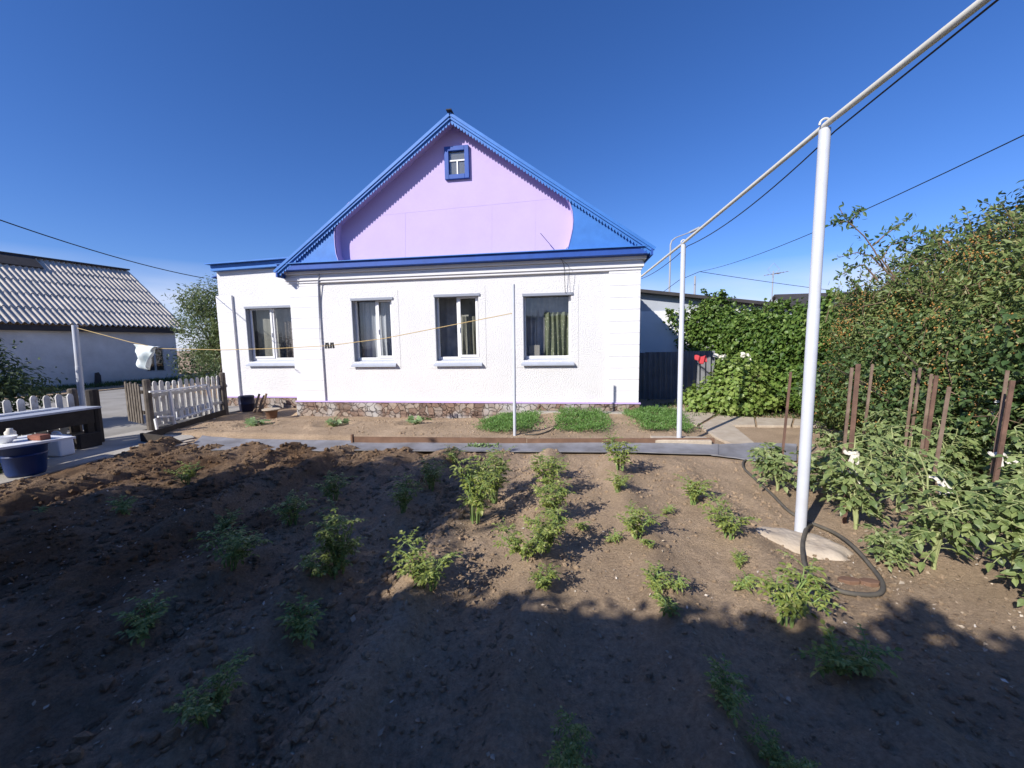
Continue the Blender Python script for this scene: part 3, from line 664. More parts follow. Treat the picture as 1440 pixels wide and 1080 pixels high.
# cement pads
ctr = at(1130, 764); nu, nr_ = 64, 14; ang = np.linspace(0, 2*PI, nu+1); mb = MB()
edge = 1+.28*vnoise(4+1.3*np.cos(ang), 4+1.3*np.sin(ang), 4)+.16*vnoise(9+4*np.cos(ang), 9+4*np.sin(ang), 5)
def pad(rr, a_):
    x = .34*rr*np.cos(a_); y = .21*rr*np.sin(a_); c_, s_ = math.cos(-.5), math.sin(-.5)
    return ctr[0]+x*c_-y*s_, ctr[1]+x*s_+y*c_
P = np.zeros((nr_, nu+1, 3))
for i in range(nr_):
    q = i/(nr_-1); P[i, :, 0], P[i, :, 1] = pad(q*edge, ang); P[i, :, 2] = hgt(P[i, :, 0], P[i, :, 1])+.045*(1-q**5)-.02*q**8+.012*fbm(P[i, :, 0], P[i, :, 1], 9, 3, 6)
mb.grid(P[::-1])
tag(mb.build('cement_pad', M['conc_s'], loc=(0,0,0), smooth=True), 'lumpy pale cement pad around the near pipe post', 'cement pad')
mb = MB(); p = b2; mb.box(p[0]-.42, p[0]+.45, p[1]-.14, p[1]+.14, -.02, .12)
tag(mb.build('cement_pad', M['conc_s'], bevel=.012, loc=(0,0,0)), 'low straight cement block under the farther pipe post', 'cement pad')
# pipe itself
pe = V(1.60, 9.06, float(at(901, 388, Y=9.0)[2])); top1 = t1+V(0, 0, .03); top2 = t2+V(0, 0, .025)
far0 = at(1384, 0, X=1.955); dirp = (top1-far0); p0 = top1-dirp/np.linalg.norm(dirp)*9
pl = thing('gas_pipe', 'thin cream overhead pipe running from the house corner across the garden', 'pipe', (1.9, 5., 3.2))
mb = MB(); mb.tube([pe, top2, top1], .020, 16, False); mb.tube([top1, (top1+p0)/2, p0], .022, 16, False); mb.build('pipe_run', M['pipe'], pl, smooth=True)
def sag(a, b, s, n=16): 
    t = np.linspace(0, 1, n)[:, None]; P = a*(1-t)+b*t; P[:, 2] -= (s*4*t*(1-t))[:, 0]; return P
mb = MB(); mb.tube(sag(pe+V(.0,0,-.05), top2+V(.06,0,-.05), .06), .006, 5); mb.tube(sag(top2+V(.06,0,-.05), top1+V(.07,0,-.05), .10), .006, 5); mb.tube(sag(top1+V(.07,0,-.05), p0+V(-.1,0,.06), -.05), .006, 5)
mb.build('cable', M['black'], pl)

# ------------------------------------------------------------ clothesline
cb = G(724, 619); ct = at(722, 400, Y=cb[1])
cp = post('clothesline_post', cb, ct, .026, 'thin pale post in the bed before the third window', 'post', group='clothesline posts')
lb = V(*at(118, 594)[:2], 0); ltp = at(105, 457, Y=lb[1])
lp = post('clothesline_post', lb, ltp, .055, 'thick white post behind the picket fence, before the old shed', 'post', group='clothesline posts')
A = ltp+V(.03, 0, -.06); Bq = at(723, 440, Y=cb[1])
def online(px, py):
    nrm = np.cross(Bq-A, V(0, 0, 1)); d = CR*(px-720)/FPX + CU*(540-py)/FPX + CF
    return EYE + d*((A-EYE)@nrm)/(d@nrm)
LN = np.array([A]+[online(*q) for q in ((183,481),(225,490),(310,492),(390,490),(463,486),(540,476),(611,462),(672,450))]+[Bq])
mb = MB(); mb.tube(LN, .007, 6); tag(mb.build('clothesline', mat('yellow_cord', (.50, .36, .16), .8), loc=(0,0,0)), 'yellowish washing line sagging between the two posts', 'clothesline')
def cloth_bag():
    c = online(208, 487); rs = np.random.RandomState(2)
    n, m = 26, 14; P = np.zeros((n, m, 3)); ex = nrmz((Bq-A)[None])[0]
    wt = .36
    for i in range(n):
        u = i/(n-1)
        for j in range(m):
            k = j/(m-1); ln = .50*(math.sin(PI*min(1, .15+u*.95))**.8)+.04
            P[i, j] = c+ex*((u-.5)*wt*2.0*(1-.45*k*(1 if u > .3 else .2))) + V(0, 0, .03-ln*k-.22*(u-.3)*(1-k)*0.3)
            P[i, j, 1] += .07*math.sin(u*13+k*3)*k-.03+.03*math.sin(k*9+u*4)
    mbx = MB(); mbx.grid(P); o = mbx.build('hanging_cloth', M['bag'], loc=tuple(c), smooth=True)
    s = o.modifiers.new('thick', 'SOLIDIFY'); s.thickness = .006
    tag(o, 'pale cloth bag pegged over the washing line near the old shed', 'cloth')
cloth_bag()
for i, (px, nm) in enumerate(((458, 'leftmost'), (462, 'second'), (465, 'third'), (469, 'fourth'))):
    c = online(px, 486.5-.15*i); mb = MB()
    mb.bar(c+V(0, -.012, -.05), c+V(.012*(1-i%2*2), -.004, .06), .022, .014, up=(0, 1, 0)); mb.bar(c+V(0, .012, -.05), c+V(.012*(1-i%2*2), .004, .06), .022, .014, up=(0, 1, 0))
    tag(mb.build('clothes_peg', M['black'], loc=tuple(c)), f'black clothes peg on the line beside the downpipe, {nm} from the left', 'clothes peg', 'black clothes pegs')

# ------------------------------------------------------------ left side: fences, shed, yard things
def picket_mesh(mbx, c, ex, w=.075, h=.95, t=.022, z0=.05, round_=True):
    n_ = V(-ex[1], ex[0], 0)*t/2; prof = [(-w/2, z0), (w/2, z0), (w/2, h-.05), (w*.36, h-.015), (w*.15, h), (-w*.15, h), (-w*.36, h-.015), (-w/2, h-.05)]
    v = [c+ex*a+V(0, 0, b)-n_ for a, b in prof]+[c+ex*a+V(0, 0, b)+n_ for a, b in prof]; k = len(prof)
    mbx.add(v, [tuple(range(k)), tuple(range(2*k-1, k-1, -1))]+[(i, i+k, (i+1) % k+k, (i+1) % k) for i in range(k)])
def fence(a, b, n, h, label, posts=(0, 1), m=M['picket'], jit=.02):
    a = V(*a, 0); b = V(*b, 0); ex = (b-a)/np.linalg.norm(b-a); nn = V(-ex[1], ex[0], 0)
    t = thing('picket_fence', label, 'fence', a, 'picket fence sections')
    rs = np.random.RandomState(n)
    for q in posts:
        p = a+(b-a)*q+nn*-.06; mbx = MB(); mbx.lathe([(.07, -.1), (.065, h+.05), (.05, h+.07)], 10, p); mbx.build('post', M['oldwood'], t)
    for z in (.3, h-.28):
        mbx = MB(); mbx.bar(a+V(0, 0, z)-nn*.035, b+V(0, 0, z)-nn*.035, .035, .07); mbx.build('rail', m, t)
    for i in range(n):
        p = a+(b-a)*(i+.5)/n; mbx = MB(); picket_mesh(mbx, p, ex, .085, h+rs.uniform(-jit, jit), z0=.06); mbx.build('picket', m, t)
    return t
fr0 = at(210, 608); fr1 = (-8.72, 8.75)
fence((-8.62, 6.75), fr1, 14, .98, 'whitish picket fence section between the gate gap and the house corner', posts=(0, .93))
fence((-8.62, 5.62), (-8.62, 2.2), 22, .92, 'picket fence section behind the plank table at the left edge', posts=(0, .5))
# gate standing open towards the yard
t = thing('garden_gate', 'weathered picket gate standing open beside the round fence post', 'gate', (-8.68, 6.75, 0))
e0 = V(-8.72, 6.78, 0); e1 = V(-9.45, 7.05, 0); ex = nrmz((e1-e0)[None])[0]
for z in (.35, .78): mb = MB(); mb.bar(e0+V(0, 0, z), e1+V(0, 0, z), .03, .07); mb.build('rail', M['oldwood'], t)
for i in range(6): mb = MB(); picket_mesh(mb, e0+ex*(.08+i*.13)+V(0, -.03, 0), ex, .08, .95+.03*(i % 2), z0=.12); mb.build('picket', M['oldwood'], t)

# white bed frame leaning on the fence
X1 = -8.42
def fx(px, py, X=X1): return at(px, py, X=X)
t = thing('bed_frame', 'white metal bed frame leaning against the picket fence', 'bed frame', (X1, 7.2, 0))
c = {k: fx(*q) for k, q in dict(tl=(238,549), tr=(291,541), bl=(247,605), br=(302,592), ml=(245,590), mr=(298,574), m2l=(244,582), m2r=(297,567)).items()}
for a_, b_ in (('tl','tr'),('tl','bl'),('tr','br'),('ml','mr')):
    mb = MB(); mb.bar(c[a_], c[b_], .035, .05, up=(1, 0, 0)); mb.build('bar', M['whitemetal'], t)
l0 = fx(209, 552); 
for a_, b_ in ((c['tl'], fx(210, 551)), (fx(243, 585), fx(222, 586)), (fx(218, 589), fx(221, 604)), (fx(247, 605), fx(228, 607))):
    mb = MB(); mb.bar(a_, b_, .035, .04, up=(1, 0, 0)); mb.build('bar', M['whitemetal'], t)
for i in range(7):
    k = (i+.5)/7; mb = MB(); mb.bar(c['m2l']*(1-k)+c['m2r']*k+V(-.02, 0, .03), c['ml']*(1-k)+c['mr']*k+V(-.02, 0, 0), .02, .07, up=(1, 0, 0)); mb.build('slat', M['whitemetal'], t)

# plank table
tb0 = V(-8.22, 5.55, 0); zt = float(at(120, 572, X=-8.22)[2])
t = thing('plank_table', 'low table with grey plank top and dark apron by the left picket fence', 'table', (-8.25, 4.6, 0))
mb = MB(); mb.box(-8.5, -8.0, 3.5, 5.55, zt-.03, zt); mb.build('table_top', M['sill'], t)
mb = MB(); mb.box(-8.5, -8.34, 3.8, 5.2, zt+.003, zt+.03); mb.build('board', M['whitemetal'], t)
mb = MB(); mb.box(-8.06, -8.03, 3.5, 5.45, zt-.27, zt-.032); mb.build('apron', M['darkwood'], t)
for y in (3.6, 5.42):
    for x in (-8.12, -8.42):
        mb = MB(); mb.box(x-.045, x+.045, y-.045, y+.045, .02, zt-.031); mb.build('leg', M['darkwood'], t)
mb = MB(); mb.lathe([(.085, 0), (.085, .95), (.07, .97)], 12, (-8.32, 5.66, 0)); tag(mb.build('gate_post', M['darkwood'], loc=(-8.32, 5.66, 0)), 'stout dark post at the left of the gate gap', 'post')
mb = MB(); mb.box(-8.4, -8.0, 5.2, 5.5, .021, .26); tag(mb.build('crate', M['darkwood'], loc=(-8.2, 5.35, .02), bevel=.01), 'dark wooden crate beneath the end of the plank table', 'crate')
# blue tub with white board, canister, odds and ends
tc_ = at(44, 671)
t = thing('plastic_tub', 'dark blue plastic tub standing on the concrete path at the left edge', 'tub', (tc_[0]-.15, tc_[1]+.05, .02))
cx, cy = tc_[0]-.15, tc_[1]+.05
mb = MB(); mb.lathe([(.165, 0), (.18, .04), (.215, .38), (.245, .39), (.245, .41), (.21, .41), (.155, .05), (.01, .045)], 28, (cx, cy, .021)); mb.build('body', M['bluetub'], t, smooth=True)
mb = MB(); mb.lathe([(.204, .26), (.214, .275), (.208, .29)], 28, (cx, cy, .02)); mb.build('rib', M['bluetub'], t)
zb = .433
mb = MB(); mb.hexa([(cx-.55,cy-.3,zb),(cx+.12,cy-.36,zb),(cx+.36,cy+.33,zb),(cx-.5,cy+.38,zb),(cx-.55,cy-.3,zb+.03),(cx+.12,cy-.36,zb+.03),(cx+.36,cy+.33,zb+.03),(cx-.5,cy+.38,zb+.03)])
tag(mb.build('board', M['whitemetal'], loc=(cx, cy, zb)), 'white board lying across the blue tub', 'board')
zb += .031
jc = at(85, 642)
t = thing('canister', 'white plastic canister with handle on the concrete beside the blue tub', 'canister', (jc[0], jc[1], .02))
mb = MB(); mb.hexa([(jc[0]-.16,jc[1]-.1,.021),(jc[0]+.16,jc[1]-.1,.021),(jc[0]+.16,jc[1]+.1,.021),(jc[0]-.16,jc[1]+.1,.021),(jc[0]-.14,jc[1]-.1,.36),(jc[0]+.15,jc[1]-.1,.33),(jc[0]+.15,jc[1]+.1,.33),(jc[0]-.14,jc[1]+.1,.36)])
mb.build('body', mat('white_plastic', (.68, .70, .74), .5), t, bevel=.03)
mb = MB(); q = np.linspace(0, PI, 10); mb.tube([(jc[0]-.02+.09*math.cos(a_), jc[1], .345+.05*math.sin(a_)) for a_ in q], .016, 8); mb.build('handle', bpy.data.materials['white_plastic'], t)
mb = MB(); mb.lathe([(.03, 0), (.03, .05), (.02, .055)], 12, (jc[0]-.115, jc[1], .36)); mb.build('cap', M['board'], t)
bx = at(60, 628, Z=zb)
mb = MB(); mb.box(cx-.02, cx+.2, cy+.06, cy+.17, zb, zb+.07); tag(mb.build('brick', M['brick'], loc=(cx, cy+.1, zb), bevel=.008), 'red brick lying on the white board above the tub', 'brick')
mb = MB(); mb.lathe([(.05, 0), (.06, .01), (.11, .08), (.115, .085), (.105, .085), (.055, .015), (.01, .012)], 18, (cx-.14, cy-.08, zb)); tag(mb.build('bowl', M['whitemetal'], loc=(cx-.14, cy-.08, zb), smooth=True), 'white bowl on the board above the blue tub', 'bowl')
mb = MB(); mb.lathe([(.05, 0), (.055, .1), (.03, .13), (.03, .15)], 14, (cx-.36, cy+.1, zb)); tag(mb.build('jar', M['rag'], loc=(cx-.36, cy+.1, zb), smooth=True), 'small pale jar at the far left of the white board', 'jar')

# dark barrel and sticks by the house corner, brown pot
bc = V(-8.15, 8.85, 0)
bc = V(-8.52, 9.15, 0); bc[2] = gz(bc[0], bc[1])
t = thing('barrel', 'dark blue barrel by the left house corner behind the fence', 'barrel', bc)
mb = MB(); mb.lathe([(.15, 0), (.17, .03), (.18, .2), (.19, .21), (.18, .22), (.18, .38), (.19, .39), (.17, .42), (.15, .42), (.14, .3)], 22, bc); mb.build('body', mat('navy_plastic', (.02, .022, .05), .5), t, smooth=True)
for i, (dx, dy, l) in enumerate(((.33, -.02, .45), (.42, .04, .40), (.55, -.03, .46))):
    p = bc+V(dx, dy, .0); mb = MB(); mb.tube([p+V(.02, -.14, .0), p+V(-.01, 0, .25), p+V(-.02, .12, l)], [.035, .03, .028], 8)
    tag(mb.build('log', M['twig'], loc=tuple(p)), ('pale split log leaning beside the dark barrel, closest to it', 'pale split log leaning at the house plinth, middle of three', 'pale split log leaning at the house plinth, farthest from the barrel')[i], 'log', 'logs by the barrel')
pc = at(382, 583); pc[2] = gz(pc[0], pc[1])
t = thing('flowerpot', 'brown pot with pale lid standing before the stone plinth', 'pot', pc)
mb = MB(); mb.lathe([(.10, 0), (.11, .02), (.135, .22), (.15, .225), (.15, .25), (.13, .25), (.10, .05), (.01, .05)], 20, pc); mb.build('body', M['board'], t, smooth=True)
mb = MB(); mb.lathe([(.01, .252), (.20, .252), (.205, .262), (.20, .275), (.01, .28)], 20, pc); mb.build('lid', M['conc_s'], t)

# old shed with corrugated roof
e1 = V(-20.03, 18.06, 2.74); e0 = V(-20.03, 11., 2.74); ed = nrmz(V(.21, 1, 0)[None])[0]; en = V(-ed[1], ed[0], 0); e0 = e1-ed*8
if en[0] > 0: en = -en
e0 = e0-ed*6; Ls = float(np.linalg.norm((e1-e0)[:2]))
shed = thing('shed', 'old whitewashed shed with grey corrugated roof beyond the left fence', 'shed', e1*V(1, 1, 0))
def sp(u, w, z): return e0*V(1, 1, 0)+ed*u+en*w+V(0, 0, z)
mb = MB()
def wallq(q, m=mb): m.add(q, [(0, 1, 2, 3)])
wu, ww = Ls-.35, .35
# front wall with window hole (window seen at 203-232, 490-522)
nf = np.array([en[0], en[1], 0])
def onfront(px, py):
    p = sp(0, ww, 0); d = CR*(px-720)/FPX + CU*(540-py)/FPX + CF; q = EYE+d*((p-EYE)@nf)/(d@nf); return float((q-e0)@ed), float(q[2])
u0, z1w = onfront(203, 490); u1, z0w = onfront(233, 521)
us = [0, u0, u1, wu]; zs = [-.1, z0w, z1w, 2.72]
for i in range(3):
    for j in range(3):
        if i == 1 and j == 1: continue
        mb.add([sp(us[i], ww, zs[j]), sp(us[i+1], ww, zs[j]), sp(us[i+1], ww, zs[j+1]), sp(us[i], ww, zs[j+1])], [(0, 1, 2, 3)])
_d = CR*(180-720)/FPX + CU*(540-381)/FPX + CF; _q = EYE+_d*((e1-EYE)@ed)/(_d@ed); D = 2*float((_q-e1)@en); HR = float(_q[2]); print('SHED', D, HR)
mb.add([sp(wu, ww, -.1), sp(wu, D, -.1), sp(wu, D, 2.7), sp(wu, D/2, HR-.25), sp(wu, ww, 2.7)], [(0, 1, 2, 3, 4)])
mb.add([sp(0, ww, -.1), sp(0, D, -.1), sp(0, D, 2.7), sp(0, D/2, HR-.25), sp(0, ww, 2.7)], [(4, 3, 2, 1, 0)])
mb.add([sp(0, D, -.1), sp(wu, D, -.1), sp(wu, D, 2.7), sp(0, D, 2.7)], [(3, 2, 1, 0)])
mb.build('wall', M['shedwall'], shed)
mb = MB(); th_ = .06
for a_, b_ in (((u0, z0w), (u1, z0w)), ((u0, z1w), (u1, z1w)), ((u0, z0w), (u0, z1w)), ((u1, z0w), (u1, z1w)), (((u0+u1)/2, z0w), ((u0+u1)/2, z1w))):
    mb.bar(sp(a_[0], ww+.03, a_[1]), sp(b_[0], ww+.03, b_[1]), th_, th_)
sw = mb.build('window', M['picket'], shed)
mb = MB(); mb.add([sp(u0, ww+.05, z0w), sp(u1, ww+.05, z0w), sp(u1, ww+.05, z1w), sp(u0, ww+.05, z1w)], [(0, 1, 2, 3)]); mb.build('pane', M['glass'], sw)
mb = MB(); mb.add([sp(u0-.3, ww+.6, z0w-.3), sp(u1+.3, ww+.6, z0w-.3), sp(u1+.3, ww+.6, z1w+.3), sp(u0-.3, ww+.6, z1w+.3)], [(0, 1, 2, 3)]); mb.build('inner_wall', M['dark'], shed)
mb = MB()
per = .19; nw = int(Ls/per); uu = np.linspace(0, Ls, nw*8+1); wave = .042*np.cos(uu/per*2*PI)
zlo, zhi = 2.74, HR; rows = 5
slope_n = nrmz((V(0, 0, 1)*(D/2)-en*(zhi-zlo))[None])[0]
rsr = np.random.RandomState(8)
for side in (0, 1):
    for k in range(rows):
        a0 = k/rows; a1 = (k+1.12)/rows if k < rows-1 else 1.
        def lineat(q, lift):
            w = q*D/2 if side == 0 else D+.35-q*(D/2+.35)
            P = (e0*V(1, 1, 0))[None]+uu[:, None]*ed[None]+en[None]*w+V(0, 0, 1)[None]*(zlo+(zhi-zlo)*q)
            return P+(wave+lift)[:, None]*V(0, 0, 1)[None]
        jit = .015*np.repeat(rsr.rand(nw//6+2), 48)[:len(uu)]
        Pg = np.stack([lineat(a0, .05+jit), lineat(a1, .012+jit)], 1)
        mb.grid(Pg if side == 0 else Pg[:, ::-1])
        Pb = Pg.copy(); Pb[..., 2] -= .02; mb.grid(np.stack([Pb[:, 0], Pg[:, 0]], 1))
rf = mb.build('roof', M['slate'], shed)
mb = MB(); mb.bar(sp(0, D/2, HR+.05), sp(Ls, D/2, HR+.05), .4, .07); mb.build('ridge_cap', M['tar'], rf)
mb = MB(); mb.bar(sp(Ls-5.2, D/2-.55, HR-.28), sp(Ls-3.6, D/2-.55, HR-.28), .9, .04, up=slope_n); mb.build('patch', M['tar'], rf)
mb = MB(); mb.bar(sp(0, .12, 2.60), sp(Ls, .12, 2.60), .05, .22); mb.build('eave_board', M['tar'], shed)
# dark board leaning on the shed wall
def fq(px, py, w=.25):
    p = sp(0, ww-w, 0); d = CR*(px-720)/FPX + CU*(540-py)/FPX + CF; return EYE+d*((p-EYE)@nf)/(d@nf)
mb = MB(); pts = [fq(133, 568), fq(146, 566), fq(142, 528), fq(139, 523.5), fq(134, 524.5)]
v = [p for p in pts]+[p+en*.05+V(0, 0, .0) for p in pts]; k = 5
mb.add(v, [tuple(range(k)), tuple(range(2*k-1, k-1, -1))]+[(i, i+k, (i+1) % k+k, (i+1) % k) for i in range(k)])
tag(mb.build('board', M['tar'], loc=tuple(pts[0])), 'dark round-topped board leaning on the old shed wall', 'board')

# ------------------------------------------------------------ right side: neighbour building, slate fence, far things
nb = thing('outbuilding', 'long white neighbouring building with grey top and dark sloping roof edge', 'building', (4, 13.4, 0))
YN = 13.4
zA = float(at(897, 412, Y=YN)[2]); zB = float(at(1085, 431, Y=YN)[2]); xa = 1.0; xb = float(at(1085, 431, Y=YN)[0]); xA = float(at(897, 412, Y=YN)[0])
zl = lambda x: zA+(zB-zA)*(x-xA)/(xb-xA)
zm = float(at(900, 438, Y=YN)[2])
mb = MB(); mb.box(-1.5, xb+1, YN, YN+5, -.1, zm); mb.build('wall', M['nwall'], nb)
mb = MB(); mb.prism([(-1.5, zm), (xb+1, zm), (xb+1, zl(xb+1)), (-1.5, zl(-1.5))], YN+.03, YN+5); mb.build('wall', M['ngrey'], nb)
mb = MB(); mb.hexa([(-1.8, YN-.25, zl(-1.8)), (xb+1.2, YN-.25, zl(xb+1.2)), (xb+1.2, YN+5.2, zl(xb+1.2)), (-1.8, YN+5.2, zl(-1.8)), (-1.8, YN-.25, zl(-1.8)+.1), (xb+1.2, YN-.25, zl(xb+1.2)+.1), (xb+1.2, YN+5.2, zl(xb+1.2)+.1), (-1.8, YN+5.2, zl(-1.8)+.1)]); mb.build('roof', M['tar'], nb)
# corrugated slate fence in the house's shade
n = 160; xs = np.linspace(1.2, 4.1, n); P = np.stack([np.stack([xs, 11.6+.04*np.cos(xs/.15*2*PI), np.full(n, -.05)], 1), np.stack([xs, 11.7+.04*np.cos(xs/.15*2*PI), np.full(n, 1.34)+.06*np.floor((xs-1.2)/1.0)*.3], 1)], 1)
mb = MB(); mb.grid(P); P2 = P.copy(); P2[..., 1] += .012; mb.grid(P2[:, ::-1])
tag(mb.build('slate_fence', M['slate_d'], loc=(2.6, 11.6, 0)), 'grey corrugated sheet fence in the shade beside the house', 'fence')
# far gabled house with aerial
yh = 27.; r0_ = at(1089, 414, Y=yh); r1_ = at(1180, 412, Y=yh); ex0 = at(1086, 426, Y=yh)
fh = thing('house', 'far house with a dark tiled roof showing above the hedge', 'house', (r0_[0]+2.5, yh, 0))
zr = r0_[2]; ze = zr-1.6
mb = MB(); mb.box(r0_[0]+.2, r0_[0]+9, yh-2.2, yh+2.2, 0, ze+.1); mb.prism([(0, 0)]*0 or [(r0_[0]+.2, ze+.1), (r0_[0]+.201, ze+.1), (r0_[0]+.2, ze+.2)], yh-.1, yh+.1)
mb.add([(r0_[0]+.2, yh-2.2, ze+.1), (r0_[0]+.2, yh+2.2, ze+.1), (r0_[0]+.2, yh, zr-.1)], [(0, 1, 2)])
mb.build('wall', M['nwall'], fh)
for s in (-1, 1):
    mb = MB(); x0_, x1_ = r0_[0], r0_[0]+9.2
    mb.hexa([(x0_, yh, zr-.12), (x1_, yh, zr-.12), (x1_, yh+s*2.7, ze-.12), (x0_, yh+s*2.7, ze-.12), (x0_, yh, zr), (x1_, yh, zr), (x1_, yh+s*2.7, ze), (x0_, yh+s*2.7, ze)]); mb.build('roof', M['tar'], fh)
am = at(1089, 420, Y=yh); at_ = at(1091, 380, Y=yh)
aer = thing('television_aerial', 'thin television aerial mast on the far dark roof', 'aerial', (at_[0], yh+.3, am[2]))
mb = MB(); mb.tube([(at_[0], yh+.3, am[2]-.3), (at_[0], yh+.3, at_[2])], .035, 6); mb.build('mast', M['lens'], aer)
mb = MB(); mb.tube([(at_[0]-.55, yh+.3, at_[2]-.25), (at_[0]+.9, yh+.3, at_[2]-.05)], .018, 5)
for k in range(6): x = at_[0]-.4+k*.22; mb.tube([(x, yh, at_[2]-.23+.03*k), (x, yh+.6, at_[2]-.23+.03*k)], .012, 4)
q = np.linspace(0, 2*PI, 5); mb.tube([(at_[0]+.35*math.cos(a_), yh+.28, at_[2]+.1+.4*math.sin(a_)) for a_ in q], .014, 4)
mb.build('antenna', M['lens'], aer)
mb = MB(); c0 = at(1094, 385.5, Y=yh+.2); mb.lathe([(.02, 0), (.2, .06), (.21, .07), (.01, .03)], 16, c0); mb.build('dish', M['whitemetal'], aer)
ly = 28.
lb_ = at(941, 420, Y=ly); lt_ = at(943.5, 340, Y=ly); le = at(972, 326, Y=ly-1)
sl = thing('street_lamp', 'slender grey street lamp with a long arm beyond the white building', 'street lamp', (lb_[0], ly, 0))
mb = MB(); mb.tube([(lb_[0], ly, 0), (lb_[0], ly, lt_[2]-.2), lt_+V(.05, 0, .05), lt_+V(.3, 0, .25)], [.08, .055, .05, .045], 8); mb.build('pole', M['lens'], sl)
mb = MB(); mb.tube([lt_+V(.3, 0, .25), le], .035, 6); mb.build('arm', M['lens'], sl)
mb = MB(); dd = nrmz((le-lt_)[None])[0]; mb.bar(le-dd*.1, le+dd*.6, .2, .09); mb.build('lamp_head', M['lens'], sl)
pb = at(977.5, 388, Y=22.); mb = MB(); mb.tube([(pb[0], 22, 0), (pb[0], 22, pb[2])], [.08, .05], 8); tag(mb.build('utility_pole', M['lens'], loc=(pb[0], 22, 0)), 'short thin grey pole rising behind the dark roof edge', 'pole')
def wire(pts, r, label, name='power_wire'):
    mbx = MB(); mbx.tube(np.array(pts), r, 5); o = mbx.build(name, M['black'], loc=tuple(pts[0])); tag(o, label, 'wire', 'overhead wires'); return o
J = at(984, 382, Y=21.)
def cat(a, b, s, n=14): return list(sag(np.asarray(a), np.asarray(b), s, n))
wire(cat(J, at(1440, 190, Y=6.5), .25)+[at(1560, 130, Y=5.)], .009, 'black wire rising to the upper right behind the tall post')
wire(cat(J, at(1330, 424, Y=30.), .15), .014, 'faint wire running right towards the hedge top, below the rising wire')
wire([at(928, 414, Y=24.), at(955, 394, Y=22.), J], .014, 'short black wire slanting up from behind the white building')
wire(cat(at(287, 391, Y=10.2), at(-60, 288, Y=5.2), .12), .011, 'black wire crossing the sky above the old shed')

# ------------------------------------------------------------ plants
def potato(seed, h=.42, r=.24, ns=7, m='potato', leaf=.052, T=LEAF8):
    rs = np.random.RandomState(seed); lv = MB(); st = MB()
    for s in range(ns):
        az = rs.rand()*2*PI; out = r*rs.uniform(.35, 1.); hh = h*rs.uniform(.65, 1.05)
        k = np.linspace(0, 1, 7)[:, None]; d = V(math.cos(az), math.sin(az), 0)
        bs = d*r*.25
        P = bs+d*(out*k**1.6)+V(0, 0, 1)*(hh*(k-.12*k**3)); P = P+.012*rs.normal(size=P.shape)*k
        st.tube(P, np.linspace(.007, .003, 7), 5)
        for j in range(2, 7):
            for _ in range(2 if j < 6 else 3):
                a2 = rs.rand()*2*PI; rd = V(math.cos(a2), math.sin(a2), rs.uniform(.3, 1.1)); rl = leaf*rs.uniform(1.7, 2.6)*(.6+.09*j)
                q = np.linspace(0, 1, 5)[:, None]; R_ = P[j]+rd*rl*q-V(0, 0, 1)*(rl*.45*q**2)
                st.tube(R_, .0022, 3, False)
                sd = nrmz(np.cross(rd, V(0, 0, 1))[None])[0]
                pos = [R_[4]]; di = [rd+V(0, 0, -.7)]; sz = [1.15]
                for z in (1, 2, 3):
                    for sg in (-1, 1): pos.append(R_[z]); di.append(sd*sg+rd*.6+V(0, 0, -.25)+rs.normal(size=3)*.15); sz.append(.65+.14*z)
                pos = np.array(pos); di = np.array(di); nn = np.tile(V(0, 0, 1), (7, 1))+rs.normal(size=(7, 3))*.3
                L = .8*leaf*np.array(sz)*rs.uniform(.75, 1.15, 7); leaves(lv, pos, di, nn, L, L*.55, T, .3)
    return lv, st
def plant_from(lvst, name, label, cat, loc, m, sm, group):
    t = thing(name, label, cat, (0, 0, 0), group)
    lvst[0].build('foliage', M[m], t); lvst[1].build('stem', M[sm], t); t.location = tuple(loc); return t
protos = [potato(1, .42, .12, 9, leaf=.043), potato(2, .30, .18, 8, leaf=.042), potato(3, .27, .10, 6, leaf=.04), potato(4, .54, .13, 11, leaf=.045), potato(5, .12, .10, 4, leaf=.034), potato(6, .07, .04, 2, leaf=.02)]
pobj = {}
def place_plant(kind, px, py, sc, label, rz):
    p = G(px, py); g = 'potato plants in the dug rows'
    if kind not in pobj:
        o = plant_from(protos[kind], 'potato_plant', label, 'plant', p, 'potato', 'stem', g); o.scale = (sc,)*3; o.rotation_euler = (0, 0, rz); pobj[kind] = o
    else: dup(pobj[kind], p, rz, (sc,)*3, label, g)
